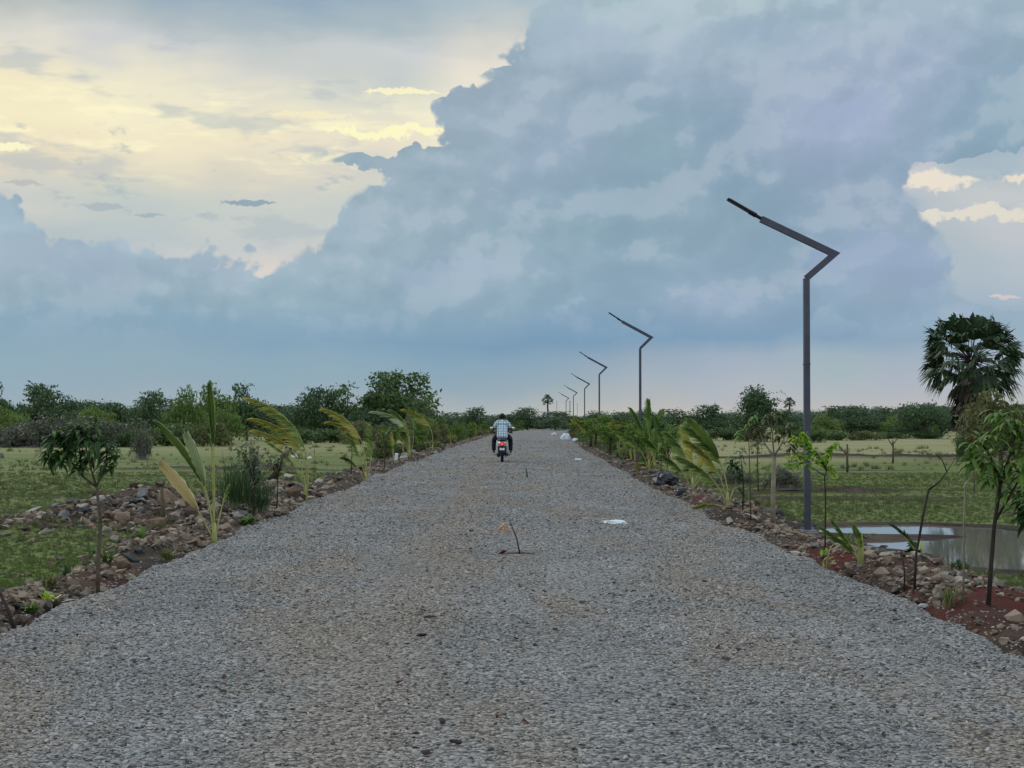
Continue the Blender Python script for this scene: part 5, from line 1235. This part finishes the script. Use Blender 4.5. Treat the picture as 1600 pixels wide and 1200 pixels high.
def rider():
    hip = (0, -.28, .93); waist = (0, -.26, 1.08); chest = (0, -.20, 1.27); sho = (0, -.17, 1.385); neck = (0, -.13, 1.45); headb = (0, -.11, 1.50); headm = (0, -.10, 1.555); headt = (0, -.10, 1.60)
    ch = [([hip, waist, chest, sho, neck, headb, headm, headt], [(.15, .12), (.135, .105), (.155, .115), (.12, .09), (.058, .058), (.078, .088), (.088, .10), (.07, .08)])]
    for s_ in (-1, 1):
        a = (s_ * .165, -.16, 1.375); e = (s_ * .315, -.06, 1.12); w_ = (s_ * .31, .17, 1.045); h_ = (s_ * .31, .24, 1.045)
        ch.append(([sho, (s_ * .09, -.17, 1.385), a, (s_ * .24, -.12, 1.25), e, (s_ * .315, .06, 1.07), w_, h_], [(.12, .09), .085, .062, .05, .042, .038, .027, (.036, .022)]))
        ch.append(([hip, (s_ * .11, -.24, .90), (s_ * .21, -.02, .86), (s_ * .275, .16, .78), (s_ * .285, .12, .56), (s_ * .285, .07, .40), (s_ * .285, .06, .365)], [(.15, .12), .105, .09, .068, .058, .043, .04]))
    body = skin_mesh(ch, 2); parts = [body]
    for s_ in (-1, 1):                       # five fingers closed round each grip
        for k in range(4):
            x = s_ * (.282 + k * .019); L = [1, 1.08, 1.02, .85][k if s_ > 0 else 3 - k]
            parts.append(skin_mesh([([(x, .245, 1.05), (x, .275, 1.066), (x, .275 + .022 * L, 1.052), (x, .270 + .020 * L, 1.022), (x, .268, 1.012)], [.010, .0095, .009, .0085, .007])], 1))
        parts.append(skin_mesh([([(s_ * .285, .225, 1.035), (s_ * .268, .245, 1.018), (s_ * .262, .27, 1.012), (s_ * .268, .288, 1.016)], [.012, .011, .010, .008])], 1))
    f = MB()
    for s_ in (-1, 1): f.ellip((s_ * .088, -.095, 1.55), (.012, .02, .03), 8, 6)          # ears
    f.ellip((0, .0, 1.545), (.014, .02, .022), 8, 6); f.ellip((0, -.012, 1.51), (.026, .012, .007), 8, 6)   # nose, lips
    for s_ in (-1, 1): f.ellip((s_ * .032, -.012, 1.567), (.014, .008, .008), 8, 6)
    for s_ in (-1, 1): parts.append(skin_mesh([([(s_ * .285, .05, .355), (s_ * .287, .11, .345), (s_ * .292, .20, .335), (s_ * .295, .26, .332)], [(.038, .035), (.04, .028), (.045, .02), (.036, .014)])], 1))
    parts.append(f.mesh(True))
    root = new_obj('person', join_meshes(parts), M_SKIN); root.location = scoot.location; root.scale = (1.04, 1.04, 1.03)
    tag(root, 'person in a light checked shirt and dark trousers riding the scooter, seen from behind', 'person')
    tz = [([(0, -.30, .80), (0, -.29, .90), waist, chest, (0, -.17, 1.37), (0, -.145, 1.43)], [(.205, .18), (.205, .18), (.19, .155), (.205, .16), (.15, .12), (.072, .07)])]
    for s_ in (-1, 1): tz.append(([(0, -.17, 1.37), (s_ * .09, -.17, 1.375), (s_ * .17, -.16, 1.37), (s_ * .245, -.12, 1.25), (s_ * .285, -.09, 1.18)], [(.14, .11), .10, .084, .074, .07]))
    new_obj('shirt', skin_mesh(tz, 2), M_SHIRT, root)
    hp = [([(0, -.32, .90), hip, (0, -.27, 1.0)], [(.175, .16), (.19, .165), (.16, .13)])]
    for s_ in (-1, 1): hp.append(([hip, (s_ * .12, -.24, .89), (s_ * .215, -.02, .855), (s_ * .278, .16, .775), (s_ * .288, .12, .56), (s_ * .288, .07, .365)], [(.19, .165), .13, .11, .09, .08, .07]))
    new_obj('trousers', skin_mesh(hp, 2), M_TROU, root)
    h = MB(); h.ellip((0, -.108, 1.575), (.112, .122, .108), 20, 14); hv = []
    for x, y, z in h.v:
        n_ = .006 * math.sin(x * 160) * math.cos(z * 140); y2 = y
        if y > -.03 and z < 1.59: y2 = -.03 - (y + .03) * .2
        hv.append((x * (1 + n_ * 8), y2, max(z, 1.505) + n_))
    h.v = hv; h.build('hair', M_HAIR, root, True)
    for s_ in (-1, 1):
        b = skin_mesh([([(s_ * .287, .03, .335), (s_ * .289, .11, .325), (s_ * .294, .20, .32), (s_ * .297, .275, .318)], [(.045, .022), (.048, .02), (.052, .018), (.042, .014)])], 1); new_obj('sandal', b, M_SHOE, root)
rider()

# ---------------------------------------------------------------- rocks
import bmesh
def rockmesh(seed, flat=.68, npt=13):
    rr = random.Random(seed); bm = bmesh.new(); ax_ = (rr.uniform(.8, 1.25), rr.uniform(.6, 1.0), flat * rr.uniform(.8, 1.25))
    for _ in range(npt):
        v_ = Vector((rr.gauss(0, 1), rr.gauss(0, 1), rr.gauss(0, 1))).normalized() * rr.uniform(.82, 1.0); bm.verts.new((v_.x * .5 * ax_[0], v_.y * .5 * ax_[1], v_.z * .5 * ax_[2]))
    r_ = bmesh.ops.convex_hull(bm, input=bm.verts); bmesh.ops.delete(bm, geom=[g for g in r_['geom_interior'] if isinstance(g, bmesh.types.BMVert)], context='VERTS')
    bmesh.ops.bevel(bm, geom=list(bm.edges), offset=.014, segments=1, affect='EDGES')
    bmesh.ops.subdivide_edges(bm, edges=list(bm.edges), cuts=1, use_grid_fill=True)
    for v_ in bm.verts: v_.co *= 1 + .11 * mn.noise(v_.co * 3.5 + Vector((seed, 0, 0))) + .03 * mn.noise(v_.co * 11)
    me = bpy.data.meshes.new('rock'); bm.to_mesh(me); bm.free(); return me
def rmat(name, a, b_, c_):
    m, t, out = material(name); p = t.new('ShaderNodeBsdfPrincipled'); t.l.new(p.outputs[0], out.inputs[0]); p.inputs['Roughness'].default_value = .9; p.inputs['Specular IOR Level'].default_value = .2
    oc = t.new('ShaderNodeTexCoord').outputs['Object']; oi = t.new('ShaderNodeObjectInfo')
    c = t.mix(t.step(t.noise(oc, 3.5, 5, .65), .35, .65), lin(a), lin(b_)); c = t.mix(t.mul(t.step(t.noise(oc, 9, 5, .7), .55, .7), .7), c, lin(c_))
    c = t.mix(1.0, c, t.mix(oi.outputs['Random'], (.7,) * 3, (1.15,) * 3), 'MULTIPLY'); t.put(p.inputs['Base Color'], c)
    b = t.new('ShaderNodeBump'); b.inputs['Strength'].default_value = .7; b.inputs['Distance'].default_value = .05; t.put(b.inputs['Height'], t.noise(oc, 12, 6, .7)); t.l.new(b.outputs[0], p.inputs['Normal']); return m
RM = {'brown': rmat('brown rock', (116, 96, 78), (148, 126, 102), (86, 70, 58)), 'grey': rmat('grey rock', (104, 104, 102), (134, 132, 128), (86, 82, 78)),
      'dark': rmat('dark rock', (64, 66, 68), (86, 88, 88), (48, 46, 44)), 'pale': rmat('pale rock', (156, 146, 130), (184, 174, 158), (126, 112, 98)), 'white': rmat('white rock', (206, 204, 198), (222, 220, 214), (170, 162, 150)),
      'soil': rmat('earth clod', (62, 50, 44), (84, 68, 60), (48, 38, 34)), 'red': rmat('red earth clod', (84, 44, 38), (112, 60, 50), (60, 34, 30))}
RK = {}
for cname in RM: RK[cname] = []
for k in range(10):
    me = rockmesh(100 + k)
    for cname in RM: m2 = me.copy(); m2.materials.append(RM[cname]); RK[cname].append(m2)
def rock(x, y, z, s, col, label, cat='rock', group=None, name='rock', seed=0, stretch=(1, 1, 1)):
    rr = random.Random(seed * 13 + int(x * 91)); o = bpy.data.objects.new(name, RK[col][rr.randrange(10)]); C.objects.link(o)
    o.location = (x, y, z); o.rotation_euler = (rr.uniform(-.35, .35), rr.uniform(-.35, .35), rr.uniform(0, 6.28)); o.scale = (s * stretch[0], s * stretch[1], s * stretch[2]); return tag(o, label, cat, group)
for px, py, w_, col, lb, st in [
 (205, 878, 44, 'dark', 'blue grey slab of rock right of the left sapling trunk', (1, .8, .8)), (112, 792, 38, 'dark', 'tilted dark grey slab topping the left end of the stone heap', (1, .7, 1.3)),
 (100, 808, 28, 'grey', 'rounded grey boulder at the foot of the tilted slab', (1, 1, 1)), (132, 803, 34, 'dark', 'low dark boulder right of the tilted slab', (1, .8, .8)),
 (50, 803, 46, 'pale', 'long low pale stone lying in grass at the left', (1.2, .6, .4)), (12, 808, 24, 'pale', 'small flat pale stone at the very left edge in grass', (1, .7, .4)),
 (172, 790, 30, 'grey', 'grey stone under the middle of the sapling\'s height', (1, .8, .8)), (232, 778, 52, 'dark', 'large dark crumbling boulder in the middle of the left heap', (1, .9, 1)),
 (205, 790, 30, 'dark', 'small dark boulder at the left foot of the large crumbling one', (1, .9, .9)), (250, 768, 34, 'dark', 'dark jagged block on the crest of the left heap', (1, .8, .8)), (282, 776, 36, 'brown', 'brown tilted block at the right shoulder of the left heap crest', (1, .7, .8)), (218, 796, 26, 'grey', 'grey block low in front of the large crumbling boulder', (1, .8, .8)),
 (262, 786, 50, 'brown', 'brown boulder behind the yellow dry palm leaf', (1, .9, 1)), (300, 800, 44, 'brown', 'brown flat boulder left of the tall spear palm', (1, .8, .8)),
 (334, 800, 40, 'pale', 'light tan boulder behind the spear palm stem', (1, .9, .9)), (218, 836, 28, 'pale', 'pale pinkish stone with a dark hollow beside it', (1, .8, 1)),
 (180, 846, 24, 'pale', 'pale tan stone right of the sapling trunk', (1, .8, .9)), (310, 852, 34, 'brown', 'rounded brown stone just left of the spear palm foot', (1, .9, .9)),
 (190, 812, 22, 'brown', 'brown stone just right of the sapling trunk in the heap', (1, .8, .9)), (378, 808, 32, 'grey', 'mossy grey stone right of the spear palm', (1, .8, .9)),
 (456, 776, 44, 'brown', 'large brown boulder left of the arching palm foot', (1, .8, .8)), (452, 750, 34, 'pale', 'light grey boulder behind the arching palm', (1, .8, .9)),
 (515, 748, 28, 'dark', 'dark boulder pair right of the arching palm, first', (1, .8, .9)), (528, 752, 20, 'dark', 'small dark boulder touching the larger dark one right of arching palm', (1, .8, .9)),
 (681, 708, 14, 'white', 'small bright white stone at the left road edge', (1, .8, .8)), (418, 784, 26, 'pale', 'pale stone left of the arching palm near the road', (1, .7, .7)),
 (2, 716, 16, 'grey', 'grey stump like stone standing in the left field at the photo edge', (1, 1, 1.4)),
 (1140, 818, 30, 'pale', 'whitish chipped stone at the right road edge before the palm', (1, .7, .5)), (1175, 812, 34, 'pale', 'flat cream slab at the right road edge', (1, .8, .4)),
 (1185, 830, 34, 'grey', 'grey flat slab just below the cream slab', (1, .8, .4)), (1105, 805, 24, 'grey', 'grey stone left of the big torn frond foot', (1, .8, .7)),
 (1190, 790, 32, 'brown', 'mossy boulder left of the pale trunked sapling', (1, .9, .9)), (1222, 806, 30, 'dark', 'round dark boulder between the pale trunk and lamp post', (1, .9, 1)),
 (1382, 914, 40, 'brown', 'layered brown stone right of the palm seedling', (1, .8, .6)), (1570, 936, 34, 'pale', 'pale rounded stone right of the mango sapling', (1, .8, .7)),
 (1444, 950, 26, 'white', 'white lump of lime at the right road edge', (1, .7, .5)), (1470, 902, 34, 'brown', 'brown stone below the puddle edge', (1, .8, .7)), (1540, 912, 30, 'brown', 'tan stone half buried behind the mango sapling trunk', (1, .8, .7)),
 (1352, 936, 15, 'pale', 'pinkish pale pebble lying on the gravel near the right edge', (1, .8, .6)), (1388, 946, 14, 'red', 'dark red clod lying on the gravel near the right edge', (1, .8, .8)),
 (1272, 862, 26, 'grey', 'grey stone beside the near lamp post foot', (1, .8, .7)), (1330, 900, 34, 'soil', 'dark earth lump under the fresh palm seedling', (1, .8, .7)),
 (20, 952, 34, 'soil', 'dark earth clod beside the slanted stick, lower left', (1, .8, .7)), (60, 946, 30, 'soil', 'dark earth lump in weeds, lower left', (1, .8, .7)), (140, 944, 34, 'soil', 'dark wet soil lump round the left sapling foot', (1, .9, .8)), (90, 950, 36, 'soil', 'crumbly brown clod between weeds and gravel, lower left', (1, .8, .7))]:
    p = ground_at(px, py, -.25); s = w_ * p.y / FPX; rock(p.x, p.y, p.z + s * .12, s, col, lb, 'rock' if col not in ('soil', 'red') else 'clod', None, 'rock' if col not in ('soil', 'red') else 'earth_clod', int(px), st)
rr = random.Random(77); cnt = 0
def rocks(side, n, y0, y1, xf, s0, s1, lb, grp, cols):
    for k in range(n):
        y = rr.uniform(y0, y1); x = xf(y); s = s0 + (s1 - s0) * rr.random() ** 2; col = rr.choice(cols)
        if abs(x) / y > .36: continue
        rock(x, y, hz(x, y) + s * rr.uniform(.02, .2), s, col, lb, 'rock', grp, 'rock', k + side * 1000, (1, rr.uniform(.7, 1), rr.uniform(.6, 1)))
B3 = ['brown', 'brown', 'grey', 'pale', 'dark', 'soil']
rocks(1, 62, 26, 34, lambda y: -rr.uniform(4.2, 9.8), .2, .62, 'angular brown grey rock in the stone heap reaching into the left field', 'rocks of the left stone heap', B3)
rocks(2, 46, 15, 27, lambda y: -(HW + .3 + rr.gammavariate(2, .45)), .10, .34, 'angular rubble rock on the near left verge beside the gravel', 'rocks of the near left verge', B3)
rocks(3, 44, 34, 80, lambda y: float(cen(y)) - (HW + .3 + rr.gammavariate(2, .45)), .16, .5, 'brown rubble rock on the middle distance left verge', 'rocks of the middle left verge', B3)
rocks(4, 40, 13, 16.8, lambda y: HW + .2 + rr.uniform(.1, 2.6), .08, .28, 'tan rubble rock on the right bank between the road and the puddle', 'rocks of the near right bank', ['brown', 'pale', 'brown', 'grey', 'pale'])
rocks(5, 40, 20, 34, lambda y: HW + .2 + rr.gammavariate(2, .4), .10, .36, 'grey brown rubble rock on the right verge around the near lamp post', 'rocks on the right verge by the lamp post', B3)
rocks(6, 30, 34, 80, lambda y: float(cen(y)) + HW + .2 + rr.gammavariate(2, .4), .16, .45, 'brown rubble rock on the far right verge under the palms', 'rocks of the far right verge', B3)
# dark clods, chips and leaf litter lying on the gravel
for px, py, w_, h_ in [(785, 866, 22, 1), (660, 957, 22, .5), (672, 968, 22, .5), (655, 963, 14, .4), (659, 996, 16, .9), (806, 1001, 22, .4), (680, 1036, 12, .6), (696, 1057, 14, .4), (622, 1071, 26, .5), (636, 1096, 10, .6), (690, 1132, 26, .4), (712, 1165, 32, .4),
                      (664, 1181, 32, .6), (776, 1124, 16, .4), (820, 1131, 18, .5), (736, 831, 12, .5), (735, 860, 12, .5), (749, 855, 8, .6), (715, 906, 8, .7), (833, 925, 8, .6), (851, 926, 8, .6), (868, 985, 9, .6), (1121, 1014, 11, .4), (1120, 1026, 9, .5),
                      (1400, 971, 12, .6), (1362, 956, 9, .6), (1398, 956, 12, .5), (470, 1010, 10, .5), (492, 1020, 12, .5), (452, 1093, 14, .5), (440, 1146, 12, .4), (909, 1168, 13, .5), (1186, 1048, 8, .5), (964, 826, 9, .5), (938, 828, 9, .4), (604, 1008, 10, .5),
                      (1480, 1012, 12, .4), (1290, 1100, 10, .5), (1050, 1150, 14, .4), (350, 1060, 14, .4), (250, 1120, 16, .4), (1380, 1150, 14, .4)]:
    p = on_road(px, py); s = w_ * p.y / FPX; rock(p.x, p.y, p.z + s * .12 + .008, s, 'red' if (px * 7 + py) % 5 < 2 else 'soil', 'small dark clod of earth lying on the gravel roadway', 'clod', 'dark clods lying on the gravel road', 'earth_clod', int(px), (1.15, .7, h_ * .6))

# ---------------------------------------------------------------- litter and sticks
M_WPL = simple('white plastic', (222, 226, 226), .4, var=.04); M_BAG = simple('black bag', (22, 22, 26), .35, var=.2, spec=.6); M_WSACK = simple('white sack', (206, 210, 218), .7, var=.08, scale=12, bump=.3)
def crumple(name, px, py, wx, wy, hh, mat_, label, cat, seed, zg=0, onr=True):
    p = on_road(px, py) if onr else ground_at(px, py, -.2); s = p.y / FPX; b = MB(); b.ellip((0, 0, 0), (.5, .5, .5), 20, 14); V_ = []
    for v_ in b.v:
        v_ = Vector(v_); f_ = 1 + .35 * mn.noise(v_ * 3.2 + Vector((seed, 0, 0))) + .16 * mn.noise(v_ * 8 + Vector((0, seed, 0))); v_ *= f_; V_.append((v_.x * wx * s, v_.y * wy * s, max(v_.z, -.3) * hh * s))
    b.v = V_; o = b.build(name, mat_, None, False); o.location = (p.x, p.y, p.z + .27 * hh * s); return tag(o, label, cat)
crumple('plastic_strip', 960, 818, 40, 22, 7, M_WPL, 'long white plastic strip lying on the road right of the leafy twig', 'plastic', 3)
b = MB(); b.lathe((0, 0, 0), [(-.16, .0), (-.16, .03), (-.15, .042), (.04, .042), (.09, .018), (.12, .018)], (1, .2, 0), 12); b2 = MB(); b2.lathe((0, 0, 0), [(.12, .022), (.155, .022), (.155, 0)], (1, .2, 0), 12)
p = on_road(905, 720); o = b.build('bottle', M_WPL, None, True); o.location = (p.x, p.y, p.z + .042); b2.build('cap', M_BLACKP, o, True); tag(o, 'white plastic bottle with dark cap lying on the road before the white sacks', 'bottle')
crumple('sack', 884, 688, 15, 14, 14, M_WSACK, 'taller white sack lying at the right road edge far ahead', 'sack', 5)
crumple('sack', 899, 691, 12, 10, 8, M_WSACK, 'low flat white sack right of the taller one', 'sack', 6)
crumple('sack', 866, 680, 8, 10, 5, M_WSACK, 'small greyish sack farthest up the road, by the bend', 'sack', 7)
crumple('bag', 1040, 757, 36, 30, 26, M_BAG, 'shiny black plastic bag dumped on the right verge', 'bag', 8, 0, False)
crumple('bag', 1064, 774, 20, 16, 18, M_BAG, 'smaller black scrap of bag right of and below the big black bag', 'bag', 9, 0, False)
crumple('bag', 1024, 748, 14, 12, 8, M_BAG, 'thin black scrap left of the big black bag', 'bag', 10, 0, False)
crumple('plastic_sheet', 1270, 826, 26, 10, 10, M_BAG, 'dark cloth scrap behind the near lamp post foot', 'cloth scrap', 12, 0, False)
crumple('plastic_scrap', 460, 715, 9, 8, 7, M_WPL, 'left one of two white scraps in the left field beside the arching palm', 'plastic', 13, 0, False)
crumple('plastic_scrap', 484, 717, 7, 6, 5, M_WPL, 'right and smaller of two white scraps in the left field beside the arching palm', 'plastic', 14, 0, False)
crumple('plastic_scrap', 1365, 832, 12, 8, 5, M_WPL, 'pale scrap lying near the puddle behind the lamp post', 'plastic', 15, 0, False)
p = ground_at(619, 722, -.15); b = MB(); b.box((0, 0, .13), (.12, .12, .34), Matrix.Rotation(.12, 3, 'Y'), .02); o = b.build('marker_stone', RM['white'] and M_WPL); o.location = p; tag(o, 'white upright marker block on the left verge', 'marker')
M_ORL = leafmat('orange dead leaf', [(176, 120, 66), (206, 148, 88), (222, 172, 110)], .3)
p = on_road(813, 866); s = p.y / FPX; rr = random.Random(4)
lv = [(Vector((-17 * s, 0, 50 * s)), Vector((-1, rr.uniform(-.3, .3), -.5 - .1 * k)), .16, .10, .5) for k in range(3)] + [(Vector((-19 * s, 0, 46 * s)), Vector((-.6, .4, -.9)), .11, .05, .5)]
branchy('twig', [([Vector((0, 0, -.02)), Vector((-6 * s, 0, 26 * s)), Vector((-17 * s, .02, 53 * s))], .010, .005), ([Vector((-8 * s, 0, 2 * s)), Vector((22 * s, .05, 1 * s))], .009, .004), ([Vector((-4 * s, 0, 2 * s)), Vector((-34 * s, .05, 1 * s))], .008, .003)], M_BARKD, lv, M_ORL, 'dark twig with a drooping orange dead leaf standing up in the road', 'twig', p)
p = on_road(824, 746); s = p.y / FPX; branchy('stick', [([Vector((0, 0, -.02)), Vector((-1 * s, 0, 8 * s)), Vector((-2.5 * s, 0, 15 * s))], .022, .014)], simple('green stick', (52, 84, 76), .8, var=.1), None, None, 'short dark green stick standing in the road beyond the twig', 'stick', p)
p = ground_at(27, 985, -.12); s = p.y / FPX; branchy('stick', [([Vector((0, 0, -.05)), Vector((-12 * s, 0, 26 * s)), Vector((-27 * s, 0, 58 * s))], .018, .012)], M_BARKD, None, None, 'dark stick slanting out of the frame at the lower left', 'stick', p)
p = ground_at(36, 985, -.12); branchy('stick', [([Vector((0, 0, -.05)), Vector((1 * s, 0, 14 * s)), Vector((-4 * s, 0, 24 * s))], .015, .010), ([Vector((1 * s, 0, 14 * s)), Vector((8 * s, 0, 22 * s))], .01, .006)], M_BARKD, None, None, 'short forked black stick beside the slanting one, lower left', 'stick', p)
for x, y, t_, lb in [(492, 742, 700, 'thin upright stick in the field right of the arching palm'), (254, 822, 762, 'short broken stake in the left stone heap'), (1412, 930, 860, 'thin red brown stem left of the snapped sapling')]:
    p = ground_at(x, y, -.2); s = p.y / FPX; h_ = (y - t_) * s; branchy('stick', [([Vector((0, 0, -.05)), Vector((.01, 0, h_ * .5)), Vector((-.02, 0, h_))], .008 if 'broken' not in lb else .045, .008 if 'broken' not in lb else .03)], M_BARK if 'red' not in lb else M_BARKD, None, None, lb, 'stick', p)
# weeds
def weed(px, py, hpx, n, lm, label, seed, w=.03, spread=.9, zg=-.2, name='weed', cat='weed', group=None, pos=None):
    rr = random.Random(seed); p = pos or ground_at(px, py, zg); s = p.y / FPX; h_ = hpx * s; lv = []
    for k in range(n): a = rr.uniform(0, 6.28); lv.append((Vector((rr.gauss(0, .12 * h_), rr.gauss(0, .12 * h_), rr.uniform(0, .1) * h_)), Vector((math.cos(a) * spread * rr.random(), math.sin(a) * spread * rr.random(), 1)), h_ * rr.uniform(.5, 1.05), w * rr.uniform(.6, 1.2), rr.uniform(.2, .9)))
    lf = MB()
    for q in lv: leaf(lf, *q)
    o = lf.build(name, lm); o.location = p; return tag(o, label, cat, group)
weed(1483, 944, 50, 60, ML_OLIVE, 'tall tuft of grassy weed on the stones left of the mango sapling', 1, .012, .5)
weed(75, 945, 34, 22, ML_BRIGHT, 'bright green weed sprig at the near left verge', 2, .03, 1.2)
weed(50, 958, 30, 40, ML_GREEN, 'low green weed clump among dark clods, lower left', 3, .03, 1.4)
weed(110, 948, 26, 20, ML_GREEN, 'small light weed just left of the sapling\'s dark soil', 4, .03, 1.4)
weed(372, 800, 120, 420, ML_DARK, 'soft dark green feathery weed mass between spear palm and arching palm', 5, .010, .7)
weed(405, 806, 90, 260, ML_DARK, 'dark fine leaved weed left of the wilted saplings', 6, .010, .8)
weed(262, 882, 36, 60, ML_OLIVE, 'olive weed on the rubble left of the spear palm foot', 7, .02, 1.1)
weed(385, 826, 30, 40, ML_GREEN, 'grey green round leaved weed at the road edge right of the spear palm', 8, .05, 1.4)
rr = random.Random(9)
for k in range(70):
    side = 1 if k % 2 else -1; y = 14 + 66 * rr.random() ** 1.4; x = float(cen(y)) + side * (HW + .35 + rr.gammavariate(2, .5))
    if abs(x) / y > .35: continue
    weed(0, 0, (.12 + .3 * rr.random()) * FPX / y, rr.randint(16, 40), rr.choice([ML_OLIVE, ML_GREEN, ML_DARK, ML_OLIVE]), 'small weed growing in the rubble of the %s verge' % ('right' if side > 0 else 'left'), 100 + k, rr.choice([.014, .03, .04]), rr.uniform(.6, 1.4), group='small weeds of the %s verge' % ('right' if side > 0 else 'left'), pos=Vector((x, y, hz(x, y))))
